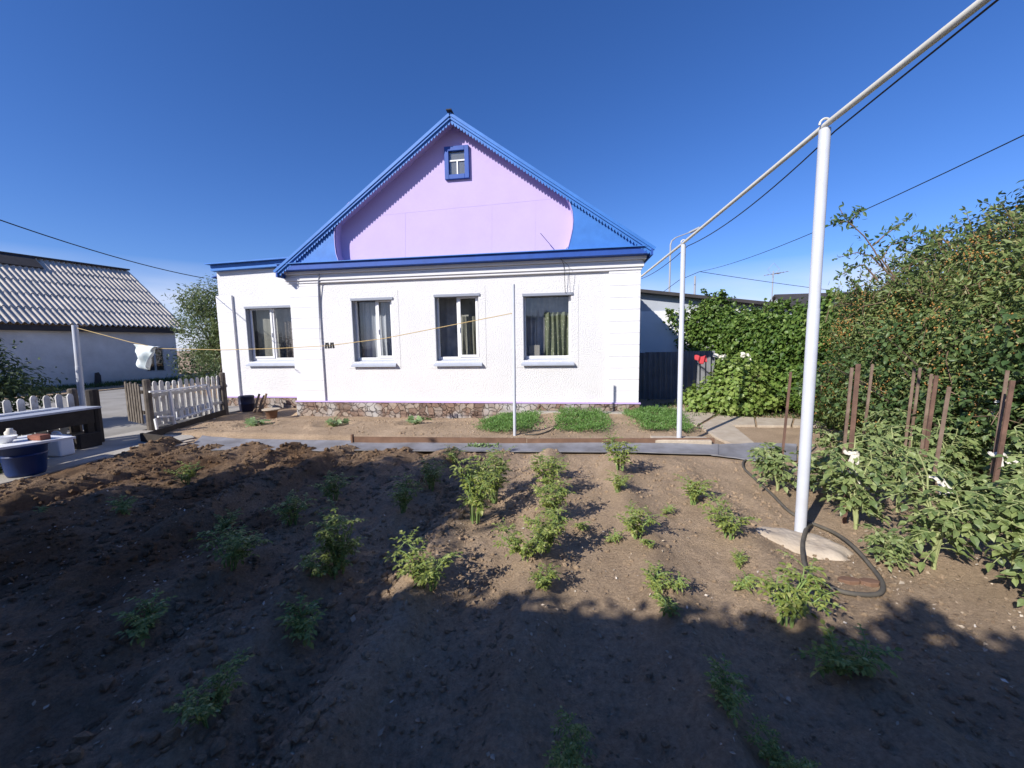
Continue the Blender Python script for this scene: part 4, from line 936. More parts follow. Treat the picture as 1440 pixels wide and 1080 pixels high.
PL = [
 (3, 668, 734, 1.12, 'tallest potato plant in sunlight, in front of the thin pale post'),
 (3, 694, 706, 1.05, 'bushy potato plant close behind the tallest sunlit one'),
 (1, 604, 826, .95, 'sunlit potato plant at the shadow edge, lowest in the middle of the plot'),
 (0, 768, 775, .88, 'potato plant at the near end of the long sunlit clump in the middle row'),
 (1, 742, 786, .8, 'low spreading potato plant at the left foot of the middle row clump'),
 (0, 776, 728, .92, 'potato plant in the middle of the long sunlit clump of the middle row'),
 (0, 772, 692, .98, 'potato plant in the far part of the long sunlit clump of the middle row'),
 (2, 779, 668, .9, 'potato plant at the far end of the middle row clump, near the grey sheets'),
 (4, 769, 826, .8, 'small potato plant straddling the shadow edge below the middle row'),
 (0, 872, 662, 1.05, 'upright potato plant close to the grey sheets, casting shadow to the right'),
 (2, 868, 692, .75, 'small potato plant just in front of the upright one by the grey sheets'),
 (2, 896, 757, .95, 'potato plant with raised leaves, right of the middle row clump'),
 (4, 919, 828, .85, 'low dark potato plant just above the shadow edge, right of the middle'),
 (2, 974, 709, .98, 'rounded low potato plant standing alone in smooth soil near the farther white post'),
 (1, 1026, 756, .88, 'spreading potato plant left of the cement pad'),
 (4, 1037, 793, .55, 'tiny potato plant between the cement pad and the large fern-like one'),
 (0, 1106, 878, .92, 'feathery bright potato plant at the shadow edge beside the hose loop'),
 (0, 606, 690, .88, 'shaded potato plant left of the tallest sunlit one'),
 (0, 566, 720, .85, 'shaded potato plant on the ridge left of the middle, nearer of a pair'),
 (2, 639, 652, .9, 'dark shaded potato plant touching the grey sheets'),
 (3, 478, 806, .85, 'large shaded potato plant with one tall stem, left of the middle'),
 (1, 462, 820, .8, 'low shaded potato plant at the foot of the tall-stemmed one'),
 (1, 322, 800, .95, 'bright green half-shaded potato plant in the left part of the plot'),
 (4, 318, 742, .9, 'small potato plant in a strip of light, behind the half-shaded one on the left'),
 (2, 412, 738, 1., 'dim potato plant on a shaded ridge in the left half of the plot'),
 (2, 470, 704, 1.05, 'dim potato plant on the shaded ridge nearest the sunlit clods'),
 (2, 263, 682, 1.0, 'sunlit potato plant on the dark clods near the concrete corner'),
 (4, 170, 722, 1.0, 'small shaded potato plant towards the left edge'),
 (5, 50, 726, 1.0, 'seedling in the sun at the far left of the dug plot'),
 (4, 420, 895, 1.1, 'small potato plant in deep shade, left lower part'),
 (1, 300, 1015, .6, 'wide dark potato plant in deep shade at the lower left'),
 (4, 200, 890, 1.1, 'faint potato plant in deep shade at the left'),
 (1, 795, 1078, .5, 'broad-leaved potato plant cut by the bottom edge, middle'),
 (4, 1015, 985, .8, 'dim potato plant in deep shade, lower right of the middle'),
 (4, 1185, 945, 1.2, 'broad-leaved dim potato plant in deep shade below the hose loop'),
 (1, 1105, 1092, .42, 'dark potato plant cut by the bottom edge, right'),
 (5, 945, 868, 1.3, 'tiny yellowish tuft inside the shadow, right of the middle'),
 (5, 858, 762, 1.2, 'small weed between the middle row clump and the raised-leaf plant'),
 (5, 820, 745, 1.2, 'weed on bare soil right of the middle row clump'),
 (5, 915, 770, 1.0, 'weed sprig just in front of the raised-leaf plant'),
 (5, 1038, 828, 1.3, 'thin sprig left of the feathery bright plant'),
 (5, 935, 722, 1.1, 'weed sprig behind the raised-leaf plant'),
 (5, 945, 828, 1.2, 'dark sprig right of the low dark plant at the shadow edge'),
]
rs = np.random.RandomState(19)
for k, px, py, sc, lab in PL: place_plant(k, px, py, sc, lab, rs.rand()*6.28)
# squash plants in the bed
def squash(seed):
    rs = np.random.RandomState(seed); lv = MB(); st = MB()
    for i in range(20):
        a_ = rs.rand()*2*PI; r = rs.uniform(.05, .26); d = V(math.cos(a_), math.sin(a_), 0); h = rs.uniform(.08, .17)
        st.tube([V(0, 0, 0), d*r*.6+V(0, 0, h*.8), d*r+V(0, 0, h)], .005, 4)
        leaves(lv, [d*r+V(0, 0, h)-d*.05], [d+V(0, 0, -.1)], [V(0, 0, 1)+.5*rs.normal(size=3)], rs.uniform(.11, .17), rs.uniform(.11, .16), LEAFP, .1)
    return lv, st
for i, ((x, y), lab) in enumerate(zip(SQ, ('leftmost pale squash plant in its watering hollow, nearest the brown pot', 'middle pale squash plant in the bed before the downpipe', 'rightmost pale squash plant in the bed, before the second window'))):
    plant_from(squash(30+i), 'squash_plant', lab, 'plant', (x, y, gz(x, y)), 'squash', 'stem', 'squash plants in the bed')
def carpet(poly, n, h, label, seed):
    rs = np.random.RandomState(seed); q = np.array([at(*p)[:2] for p in poly]); lv = MB()
    mn, mx = q.min(0), q.max(0); pts = []
    while len(pts) < n:
        p = rs.uniform(mn-.06, mx+.06); pp = p+rs.normal(size=2)*np.array([.06, .05])*(1 if rs.rand() < .8 else 2); ins = False; j = len(q)-1
        for i in range(len(q)):
            if (q[i, 1] > p[1]) != (q[j, 1] > p[1]) and p[0] < (q[j, 0]-q[i, 0])*(p[1]-q[i, 1])/(q[j, 1]-q[i, 1])+q[i, 0]: ins = not ins
            j = i
        if ins and vnoise(p[0]*5, p[1]*5, seed)*1.5+.7 > rs.rand(): pts.append(pp)
    pts = np.array(pts); z = hgt(pts[:, 0], pts[:, 1]); m = len(pts)
    hh = h*(.85+.9*vnoise(pts[:, 0]*3, pts[:, 1]*3, seed+3)+.6*vnoise(pts[:, 0]*11, pts[:, 1]*11, seed+4))
    k = rs.uniform(.25, 1, m); b = np.stack([pts[:, 0], pts[:, 1], z+hh*k*.8], 1)
    d = rdir(m, rs)*np.array([1, 1, .4])+V(0, 0, .75); leaves(lv, b, d, rdir(m, rs)+V(0, 0, .6), rs.uniform(.035, .075, m), rs.uniform(.010, .02, m), LEAF2)
    c = q.mean(0); o = lv.build('carrot_patch', M['carrot'], loc=(c[0], c[1], .07)); tag(o, label, 'seedbed', 'green seedling patches', 'stuff')
carpet([(668,612),(700,586),(755,585),(752,612),(725,617)], 7000, .16, 'left green seedling patch around the thin pale post', 1)
carpet([(784,614),(788,585),(845,585),(856,606),(850,617)], 6000, .16, 'middle green seedling patch before the right window', 2)
carpet([(906,614),(874,580),(945,578),(968,600),(972,611),(930,613)], 8000, .17, 'right green seedling patch beside the farther white pipe post', 3)
rs = np.random.RandomState(77); lv = MB(); st = MB()
for i in range(34):
    p = at(655+rs.rand()*45, 626+rs.rand()*2, Z=.05); n = 3; leaves(lv, p+rs.normal(size=(n, 3))*.02*V(1, 1, .4), rdir(n, rs)+V(0, 0, .3), np.tile(V(0, 0, 1), (n, 1))+.3*rs.normal(size=(n, 3)), .05, .035, LEAF8)
tag(lv.build('weeds', M['squash'], loc=(-1.3, 6.2, .05)), 'low pale weeds sprouting along the brown edging board', 'weeds', kind='stuff')

# tomatoes and their stakes
def tomato(seed, h=.62, r=.34, ns=5):
    rs = np.random.RandomState(seed); lv = MB(); st = MB()
    for s in range(ns):
        az = s*2*PI/ns+rs.rand()*1.6; d = V(math.cos(az), math.sin(az), 0); hh = h*rs.uniform(.65, 1.1); out = r*rs.uniform(.3, 1.) if s else .03
        k = np.linspace(0, 1, 9)[:, None]; P = d*(out*k**1.3)+V(0, 0, 1)*(hh*(1.25*k-.32*k**2.4)); P += .015*rs.normal(size=P.shape)*k
        st.tube(P, np.linspace(.014 if s == 0 else .009, .004, 9), 6)
        for j in range(2 if s else 3, 9):
            for _ in range(2):
                a2 = rs.rand()*2*PI; rd = V(math.cos(a2), math.sin(a2), rs.uniform(.1, .7)); rl = rs.uniform(.12, .21)
                q = np.linspace(0, 1, 6)[:, None]; R_ = P[j]+rd*rl*q-V(0, 0, 1)*(rl*.5*q**2); st.tube(R_, .0028, 4, False)
                sd = nrmz(np.cross(rd, V(0, 0, 1))[None])[0]; pos = [R_[5]]; di = [rd+V(0, 0, -.7)]; sz = [1.2]
                for z in (2, 3, 4):
                    for sg in (-1, 1): pos.append(R_[z]); di.append(sd*sg+rd*.5+V(0, 0, -.3)+rs.normal(size=3)*.3); sz.append(.7+.1*z)
                L = .056*np.array(sz)*rs.uniform(.75, 1.15, 7); leaves(lv, np.array(pos), np.array(di), np.tile(V(0, 0, 1), (7, 1))+rs.normal(size=(7, 3))*.5, L, L*.62, LEAF8, .3)
    return lv, st
tp = [tomato(50+i, (.74, .62, .80, .50)[i], (.20, .22, .18, .18)[i], (6, 5, 6, 4)[i]) for i in range(4)]
tobj = {}
TM = [
 (0, 1203, 744, 1.05, 'tomato plant with arched pale stem tied to the broad rusty stake'),
 (1, 1160, 700, 1.0, 'tomato plant just behind the near white post, right of it'),
 (3, 1093, 690, 1.05, 'leftmost tomato plant, at the thin rusty stake left of the near post'),
 (3, 1078, 668, .75, 'small tomato plant touching the end of the grey sheets'),
 (2, 1313, 800, 1.02, 'tomato plant with thick pale stem, tied with a white rag, nearest the hose loop'),
 (1, 1250, 798, .6, 'small tomato plant between the two rag-tied ones'),
 (0, 1262, 720, 1.05, 'tomato plant in the middle of the tomato bed'),
 (2, 1215, 672, 1.0, 'tomato plant in the back row behind the broad rusty stake'),
 (1, 1175, 655, 1.0, 'back row tomato plant nearest the concrete path'),
 (0, 1262, 655, .95, 'back row tomato plant left of the paired stakes'),
 (0, 1330, 690, 1.0, 'tomato plant below the pair of reddish stakes'),
 (1, 1380, 745, 1.1, 'tomato plant left of the white rag at the right edge'),
 (2, 1425, 815, 1.05, 'tomato plant at the right edge of the picture, nearest the camera'),
 (0, 1390, 690, 1.0, 'tomato plant below the plastic bottle'),
 (2, 1440, 740, 1.05, 'tomato plant behind the two stakes at the right edge'),
 (1, 1480, 860, .95, 'tomato plant reaching in from the right edge over the shadow'),
 (1, 1300, 660, .85, 'back row tomato plant between the stake pairs'),
]
for k, px, py, sc, lab in TM:
    p = G(px, py); g = 'tomato plants in the right bed'
    if k not in tobj:
        o = plant_from(tp[k], 'tomato_plant', lab, 'plant', p, 'tomato', 'tstem', g); o.scale = (sc,)*3; tobj[k] = o
    else: dup(tobj[k], p, rs.rand()*6.28, (sc,)*3, lab, g)
def stake(px, py, D, bx, label, m='rust', w=.038, ang=False, base=None):
    """top pixel, forward distance, pixel x of the foot"""
    d = CR*(px-720)/FPX + CU*(540-py)/FPX + CF; top = EYE+d*D
    fp = np.array(top); fp[2] = 0
    q = at(bx, 540+FPX*.3, X=None, Z=0) if False else None
    sh = (bx-px)/FPX*D; fp = fp+_r0*sh
    fp[2] = gz(fp[0], fp[1])-.05
    w *= .82; mbx = MB(); mbx.bar(fp, top, w, .006 if ang else w*.55, up=(0.2, 1, 0))
    if ang:
        mbx.bar(fp+_r0*(w/2)+V(0, w*.5, 0), top+_r0*(w/2)+V(0, w*.5, 0), .006, w, up=(0.2, 1, 0))
    tag(mbx.build('stake', M[m], loc=tuple(fp)), label, 'stake', 'rusty stakes in the tomato bed'); return fp, top
stake(1112, 523, 4.45, 1105, 'thin rusty stake left of the near white post', w=.03)
f1, s1 = stake(1207, 512, 3.35, 1204, 'broad rusty stake nearest the near white post', w=.042, ang=True)
stake(1198, 517, 4.1, 1194, 'narrow stake half hidden behind the broad one', 'rust2', .032)
stake(1227, 512, 4.6, 1220, 'thin stake right of the broad one, against the hedge', 'rust2', .03)
stake(1286, 518, 4.4, 1281, 'left stake of the taller pair in the middle', 'rust2', .034, True)
stake(1294, 517, 4.5, 1288, 'right stake of the taller pair in the middle', 'rust2', .03)
stake(1310, 526, 3.9, 1303, 'left stake of the reddish pair', 'rust2', .032, True)
stake(1317, 528, 3.85, 1308, 'right stake of the reddish pair, redder one', 'rust', .036)
f2, s2 = stake(1335, 544, 2.95, 1318, 'leaning stake tied with a fanned white rag', 'rust2', .030, True)
stake(1358, 538, 4.3, 1355, 'dark green stake in front of the dark hedge', 'greenmetal', .035)
f3, s3 = stake(1417, 521, 3.25, 1408, 'greyish stake of the pair at the right edge', 'rust2', .03, True)
f4, s4 = stake(1424, 535, 3.1, 1411, 'reddish stake of the pair at the right edge', 'rust', .034)
def rag(f, s, k, label, seed):
    rs = np.random.RandomState(seed); c = f*(1-k)+s*k+V(-.02, -.04, 0); mbx = MB(); q = np.linspace(0, 2*PI, 14)
    mbx.tube([c+V(.045*math.cos(a_), .035*math.sin(a_), .008*math.sin(3*a_)) for a_ in q], .014, 6)
    for i in range(6):
        a_ = rs.uniform(-2.8, -.3); e = c+V(.10*math.cos(a_)+.02, -.08, -.09+.07*rs.rand()); mbx.bar(c+V(.01*i-.02, -.035, 0), e+V(0, 0, -.03), .02, .004, up=(0, 1, 0))
    tag(mbx.build('rag_tie', M['rag'], loc=tuple(c)), label, 'rag', 'white rag ties')
rag(f1, s1, .48, 'white rag knotted round the broad rusty stake', 1); rag(f1, s1, .36, 'lower scrap of white rag on the broad rusty stake', 4)
rag(f2, s2, .47, 'white rag fanned out on the leaning stake', 2); rag(f3, s3, .5, 'white rag on the stakes at the right edge', 3)
# clear bottle stuck on a cane
d = CR*(1397-720)/FPX + CU*(540-610)/FPX + CF; bt = EYE+d*4.0
t = thing('plastic_bottle', 'clear plastic bottle upside down in the hedge shadow, left of the right edge stakes', 'bottle', bt)
mb = MB(); mb.lathe([(.055, .0), (.058, .02), (.05, .1), (.058, .18), (.045, .25), (.018, .30), (.016, .33)], 18, bt); mb.build('body', M['bottle'], t, smooth=True)
mb = MB(); mb.lathe([(.019, .325), (.019, .35), (.01, .352)], 12, bt); mb.build('cap', M['whitemetal'], t)
mb = MB(); mb.tube([(bt[0], bt[1], -.02), (bt[0], bt[1], bt[2]+.06)], .008, 6); mb.build('cane', M['twig'], t)

# hoses
def hose(pts, r, label, z=.02):
    P = np.array([G(*p)+V(0, 0, r+.004) for p in pts]); n = len(P); s = np.arange(n); t = np.linspace(0, n-1, n*8)
    def cr(t):
        i = np.clip(np.floor(t).astype(int), 0, n-2); u = (t-i)[:, None]; g = lambda k: P[np.clip(k, 0, n-1)]
        p0, p1, p2, p3 = g(i-1), g(i), g(i+1), g(i+2)
        return .5*(2*p1+(p2-p0)*u+(2*p0-5*p1+4*p2-p3)*u**2+(3*p1-p0-3*p2+p3)*u**3)
    Q = cr(t); Q[:, 2] = np.maximum(Q[:, 2], hgt(Q[:, 0], Q[:, 1])+r*.8)
    on = np.array([1 if (1.9 < q[0] < 2.45 and 3.05 < q[1] < 3.75) else 0 for q in Q]); Q[:, 2] += .035*np.exp(-(((Q[:, 0]-ctr[0])/.42)**2+((Q[:, 1]-ctr[1])/.32)**2)**2) if r > .015 else 0
    mbx = MB(); mbx.tube(Q, r, 10); tag(mbx.build('garden_hose', M['hose'], loc=tuple(P[0]), smooth=True), label, 'hose'); return Q
hose([(978,602),(1000,607),(1020,618),(1042,627),(1075,634),(1100,640),(1090,646),(1062,647),(1047,650),(1046,660),(1062,676),(1085,697),(1110,722),(1140,738),(1168,752),(1195,772),(1222,798),(1240,822),(1237,838),(1210,840),(1178,834),(1150,820),(1132,800),(1128,775),(1134,750),(1140,742)], .0152, 'thick dark hose winding from the path to a loop at the near white post')
hose([(738,612),(756,612),(772,607),(782,600),(786,594)], .012, 'thin dark hose curling between two green seedling patches')
for i, (px, py, s, lab) in enumerate(((1194, 818, .05, 'flat brown stone shard inside the hose loop, left of two'), (1222, 820, .055, 'long brown stone shard inside the hose loop, right of two'))):
    p = G(px, py); mb = MB(); q = np.random.RandomState(i); o = [(p[0]+s*(1.5-i*.2)*math.cos(a_)*q.uniform(.8, 1.1), p[1]+s*.7*math.sin(a_)*q.uniform(.8, 1.1)) for a_ in np.linspace(0, 2*PI, 8)[:-1]]
    mb.slab(o, p[2]-.01, p[2]+.022); tag(mb.build('stone', M['board'], loc=tuple(p), bevel=.005), lab, 'stone', 'stones in the hose loop')

# ------------------------------------------------------------ shrubs, hedge, trees
def blobpts(n, centers, rs, shell=.55):
    """points in a union of ellipsoids (cx,cy,cz,rx,ry,rz), denser towards their surface"""
    c = np.array(centers, float); vol = c[:, 3]*c[:, 4]*c[:, 5]; vol = vol**.8; w = rs.choice(len(c), n, p=vol/vol.sum())
    d = rdir(n, rs); rad = shell+(1-shell)*rs.rand(n)**.7
    p = c[w, :3]+d*c[w, 3:]*rad[:, None]; nr = nrmz(d/c[w, 3:])
    return p, nr
def foliage(n, centers, seed, L, W, T=LEAF2, clump=5, spread=.09, out=.9, up=.5, shell=.6, droop=.0):
    rs = np.random.RandomState(seed); p, nr = blobpts(n//clump, centers, rs, shell)
    p = np.repeat(p, clump, 0)+rs.normal(size=(n//clump*clump, 3))*spread; nr = np.repeat(nr, clump, 0); m = len(p)
    k = p[:, 2] > .02; p, nr = p[k], nr[k]; m = len(p)
    nn = nr*out+V(0, 0, up)+rs.normal(size=(m, 3))*.55
    dd = rs.normal(size=(m, 3))+nr*.4+V(0, 0, -droop)
    lv = MB(); leaves(lv, p, np.cross(np.cross(nn, dd), nn), nn, rs.uniform(L*.65, L*1.25, m), rs.uniform(W*.65, W*1.2, m), T, .1); return lv
# vine-covered fence running away on the right
def strip_blobs(x0, y0, x1, y1, n, z, r, seed, zj=.25):
    rs = np.random.RandomState(seed); o = []
    for i in range(n):
        t = (i+.5)/n; o.append((x0+(x1-x0)*t+rs.normal()*.12, y0+(y1-y0)*t, z+rs.uniform(-zj, zj), r*rs.uniform(.8, 1.15), r*rs.uniform(.9, 1.4), r*rs.uniform(.8, 1.15)))
    return o
vh = thing('vine_hedge', 'dense green vine covering the fence along the right side, up to the white building', 'hedge', (5.4, 10, 0))
bl = strip_blobs(5.35, 7.2, 5.0, 12.6, 9, .75, .72, 1)+strip_blobs(5.45, 7.2, 5.1, 12.9, 9, 1.55, .72, 2)+strip_blobs(5.5, 7.2, 5.2, 12.9, 9, 2.0, .52, 3, .10)
bl += strip_blobs(5.0, 12.75, 4.1, 13.0, 4, 1.9, .5, 4)+strip_blobs(5.0, 12.7, 4.5, 12.9, 3, 1.1, .5, 5)+[(3.5, 13.2, 2.3, .42, .22, .3), (3.75, 13.15, 1.75, .3, .22, .4), (4.6, 13.0, 2.75, .5, .35, .33), (4.1, 13.1, 2.35, .5, .35, .4)]
foliage(42000, bl, 21, .105, .10, LEAF2, 6, .07, 1.1, .5, .72).build('foliage', M['vine'], vh)
mb = MB(); rs = np.random.RandomState(4)
for i in range(18):
    y = 7.3+i*.3; mb.tube([V(5.5, y, 0), V(5.45+rs.normal()*.1, y+rs.normal()*.2, 1.), V(5.4+rs.normal()*.15, y+rs.normal()*.4, 2.3)], [.02, .014, .006], 5)
mb.build('stem', M['bark'], vh)
mb = MB(); mb.box(5.75, 5.8, 3., 13.3, 0, 2.0); tag(mb.build('board_fence', M['oldwood'], loc=(5.78, 8, 0)), 'old grey board fence hidden under the vine on the right', 'fence')
def sprigs(parent, bl, n, seed, lm, L, W, zmin, ln=(.15, .5)):
    rs = np.random.RandomState(seed); lv = MB(); st = MB(); k = 0
    while k < n:
        b = bl[rs.randint(len(bl))]; a_ = rs.rand()*2*PI
        p = V(b[0]+b[3]*.6*math.cos(a_), b[1]+b[4]*.7*math.sin(a_), b[2]+b[5]*.7)
        if p[2] < zmin: continue
        l_ = rs.uniform(*ln); d = nrmz((V(rs.normal()*.5-.15, rs.normal()*.5, 1))[None])[0]; t = np.linspace(0, 1, 9)[:, None]
        P = p+d*l_*t+V(rs.normal()*.15, rs.normal()*.15, -.12)*l_*t**2; st.tube(P, np.linspace(.005, .002, 9), 4)
        q = np.repeat(P[1:], 3, 0); m = len(q); leaves(lv, q+rs.normal(size=(m, 3))*.012, rdir(m, rs)+d*.6, rdir(m, rs)+V(-.3, -.3, .6), rs.uniform(L*.6, L*1.1, m), rs.uniform(W*.6, W*1.1, m), LEAF8); k += 1
    lv.build('shoot_leaves', M[lm], parent); st.build('shoots', M['twig'], parent)['kind'] = 'stuff'
sprigs(vh, [b for b in bl if b[2] > 1.9], 90, 22, 'vine', .085, .075, 2.0, (.12, .4))
# currant bush
cbx = at(1035, 585); 
t = thing('currant_bush', 'bright green lobed-leaf bush beside the garden path', 'bush', (cbx[0], cbx[1], 0))
cx, cy = cbx[0]+.1, cbx[1]+.35
bl = [(cx, cy, .55, .62, .55, .5), (cx-.35, cy, .4, .5, .45, .4), (cx+.5, cy+.1, .45, .55, .5, .42), (cx+.1, cy+.1, .95, .5, .45, .35), (cx-.75, cy+.1, .3, .35, .35, .3), (cx-.1, cy-.35, .3, .45, .3, .3)]
foliage(4200, bl, 31, .085, .092, LEAFP, 4, .07, 1.0, .55, .7, .4).build('foliage', M['currant'], t)
mb = MB()
for i in range(14): a_ = rs.rand()*6.28; mb.tube([V(cx, cy, 0), V(cx+.3*math.cos(a_), cy+.3*math.sin(a_), .5), V(cx+.5*math.cos(a_), cy+.5*math.sin(a_), .95)], [.012, .009, .004], 5)
mb.build('stem', M['bark'], t)
# cloths on the line behind the currant
for px0, px1, py0, py1, m, lab in ((977, 994, 500, 508, 'red', 'red cloth hung behind the bright green bush'), (1003, 1022, 498, 503, 'rag', 'long pale cloth hung behind the bright green bush, beside the red one'), (1042, 1056, 496, 506, 'rag', 'small pale cloth draped over the right top of the bright green bush')):
    a_ = at(px0, py0, Y=cy+.5); b_ = at(px1, py0+1, Y=cy+.4); n = 14; P = np.zeros((n, 6, 3)); hh = (py1-py0)/FPX*10
    for i in range(n):
        for j in range(6): u = i/(n-1); P[i, j] = a_*(1-u)+b_*u+V(0, .04*math.sin(u*14+j*.4)-.05*j*.1, -hh*j/5*(.7+.5*math.sin(u*2.6))+.02*math.sin(u*9))
    mb = MB(); mb.grid(P); o = mb.build('cloth', M[m], loc=tuple(a_), smooth=True); s = o.modifiers.new('thick', 'SOLIDIFY'); s.thickness = .008; tag(o, lab, 'cloth', 'cloths behind the bush')
# berry shrubs
def shrub(name, label, cat, base, bl, n, seed, lm, L, W, T=LEAF2, berries=0, twigs=20, group=None, droop=.2, spread=.08, arch=None, clump=6):
    t = thing(name, label, cat, base, group); rs = np.random.RandomState(seed)
    foliage(n, bl, seed, L, W, T, clump, spread, .9, .5, .62, droop).build('foliage', M[lm], t)
    mbx = MB()
    for i in range(twigs):
        b = bl[rs.randint(len(bl))]; e = V(*b[:3])+rdir(1, rs)[0]*V(*b[3:])*.85; s = V(base[0]+rs.normal()*.12, base[1]+rs.normal()*.12, 0)
        md = (s+e)/2+V(rs.normal()*.1, rs.normal()*.1, .25); mbx.tube([s, md, e], [.022, .014, .005], 5)
    if berries:
        p, nr = blobpts(70, bl, rs, .95)
        for q, n_ in zip(p, nr):
            if q[2] < .8: continue
            t_ = nrmz(np.cross(n_, rs.normal(size=3))[None])[0]; l_ = rs.uniform(.15, .4); mbx.tube([q-t_*l_, q+n_*.05, q+t_*l_+V(0, 0, -.08)], [.006, .005, .003], 4)
    if arch:
        for pts in arch: mbx.tube(pts, np.linspace(.012, .004, len(pts)), 5)
    mbx.build('stem', M['twig' if berries else 'bark'], t)
    if berries:
        p, nr = blobpts(berries//30, bl, rs, .92); p = np.repeat(p, 30, 0)+rs.normal(size=(berries//30*30, 3))*V(.06, .09, .10); p = p[p[:, 2] > .4]
        o = np.array([(1,0,0),(-1,0,0),(0,1,0),(0,-1,0),(0,0,1),(0,0,-1)], float); f = [(0,2,4),(2,1,4),(1,3,4),(3,0,4),(2,0,5),(1,2,5),(3,1,5),(0,3,5)]
        sprigs(t, [b for b in bl if b[2] > 1.6], 110, seed+1, lm, L*1.05, W*1.2, 2.1, (.2, .6))
        bb = MB(); P = p[:, None]+o[None]*rs.uniform(.008, .014, (len(p), 1, 1)); bb.v.append(P.reshape(-1, 3)); bb.n = len(p)*6
        for q in f: bb.f.extend(map(tuple, (np.array(q)[None]+(np.arange(len(p))*6)[:, None]).tolist()))
        o_ = bb.build('berries', M['berry'], t); o_['kind'] = 'stuff'
    return t
# arching leafy shoots of the near berry shrub, against the sky
def shoot(pts, n): 
    P = np.array(pts); s = np.linspace(0, 1, len(P)); t = np.linspace(0, 1, n); return np.stack([np.interp(t, s, P[:, k]) for k in range(3)], 1)
DS = 5.6
def ad(px, py, D=DS): return EYE+(CR*(px-720)/FPX + CU*(540-py)/FPX + CF)*D
shoots_px = [[(1262,400),(1245,380),(1228,350),(1215,332),(1200,318),(1188,306),(1180,292)], [(1200,318),(1192,312),(1178,312),(1172,313)], [(1196,312),(1206,300),(1214,293)], [(1228,345),(1245,330),(1262,318),(1280,306)],
          [(1245,380),(1225,360),(1205,355),(1180,362)], [(1262,395),(1240,365),(1252,345),(1272,338)], [(1330,352),(1312,333),(1295,325),(1275,336),(1262,352)], [(1340,350),(1320,330),(1330,325),(1345,322)], [(1235,395),(1215,372),(1195,378),(1176,392)],
          [(1330,352),(1310,345),(1298,350),(1288,360)], [(1270,395),(1282,372),(1292,360),(1305,340)], [(1330,355),(1322,335),(1300,336),(1268,338)]]
arch = [[ad(*q) for q in s] for s in shoots_px]
bA = strip_blobs(4.9, 4.2, 4.9, 7.4, 6, .9, .7, 41)+strip_blobs(5.0, 4.2, 5.1, 7.4, 6, 1.75, .75, 42, .2)+strip_blobs(5.3, 4.6, 5.4, 7.4, 5, 2.25, .62, 43, .15)
nearb = [b for b in bA if b[1] < 5.7]; farb = [b for b in bA if b[1] >= 5.7]
s1_ = shrub('berry_shrub', 'tall shrub with orange berries and arching shoots against the sky, right of the near post', 'shrub', (5.2, 6.5, 0), farb, 24000, 44, 'berryleaf', .075, .026, LEAF2, 4200, 40, 'orange-berried shrubs', arch=arch)
lv = MB(); rs = np.random.RandomState(6)
for a_ in arch:
    p = shoot(a_, 26)[6:]; m = len(p)*2; p = np.repeat(p, 2, 0)+rs.normal(size=(m, 3))*.035; leaves(lv, p, rdir(m, rs)+V(-.3, 0, .3), rdir(m, rs)+V(0, -.4, .4), rs.uniform(.06, .10, m), rs.uniform(.025, .042, m), LEAF8)
lv.build('shoot_leaves', M['rose'], s1_)
shrub('berry_shrub', 'broad shrub with orange berries filling the right edge above the stakes', 'shrub', (5.1, 4.8, 0), nearb, 26000, 46, 'berryleaf', .075, .028, LEAF2, 4200, 40, 'orange-berried shrubs')
low = strip_blobs(4.55, 3.4, 4.5, 7.0, 7, .75, .5, 51)+strip_blobs(4.6, 3.2, 4.6, 6.2, 5, 1.35, .45, 52)
shrub('rose_bush', 'dark rounded-leaf bush in shade behind the stakes at the right edge', 'bush', (4.6, 5, 0), low, 9000, 53, 'rose', .07, .05, LEAF8, 0, 30, clump=4)
bt_ = [(6.9, 8.3, 2.85, .8, .8, .5), (7.5, 7.8, 3.3, .9, .9, .55), (8.2, 7.5, 3.8, .9, .9, .6), (8.9, 7.4, 4.25, .9, .9, .6), (7.9, 7.6, 2.5, 1.2, 1.2, .9), (8.7, 7.6, 3.2, 1.1, 1.1, .8)]
shrub('tree', 'dark leafy tree rising above the hedge at the upper right corner', 'tree', (7.7, 7.7, 0), bt_, 20000, 61, 'darktree', .10, .05, LEAF2, 0, 30, spread=.12)

def tree(name, label, cat, base, H, crown, n, seed, lm, L, W, tr=.12, limbs=14, spread=.16, droop=.3, clump=8, shell=.45):
    t = thing(name, label, cat, base); rs = np.random.RandomState(seed)
    foliage(n, crown, seed, L, W, LEAF2, clump, spread, .6, .5, shell, droop).build('crown', M[lm], t)
    mbx = MB(); b = V(*base); mbx.tube([b+V(0, 0, -.1), b+V(.05, 0, H*.25), b+V(-.05, .05, H*.5), b+V(0, 0, H*.8)], [tr*1.2, tr, tr*.7, tr*.25], 10)
    for i in range(limbs):
        c = crown[i % len(crown)]; e = V(*c[:3])+rdir(1, rs)[0]*V(*c[3:])*.75; s = b+V(0, 0, H*rs.uniform(.2, .6)); mbx.tube([s, (s+e)/2+V(0, 0, .15), e], [tr*.45, tr*.25, .01], 6)
    mbx.build('trunk', M['bark'], t); return t
tree('tree', 'pale green feathery tree between the old shed and the house', 'tree', (-12.0, 12.0, 0), 4.2, [(-12.0, 12, 3.2, 1.0, .9, .75), (-12.5, 12, 2.4, .9, .8, .7), (-11.4, 12, 2.5, .85, .8, .8), (-11.2, 12.2, 3.5, .6, .6, .5), (-12.2, 12, 1.6, .8, .7, .5), (-11.2, 12, 1.5, .7, .7, .6), (-12.9, 12, 3.3, .5, .5, .35)], 13000, 71, 'tree', .13, .04, .1, 22, .14, .3)
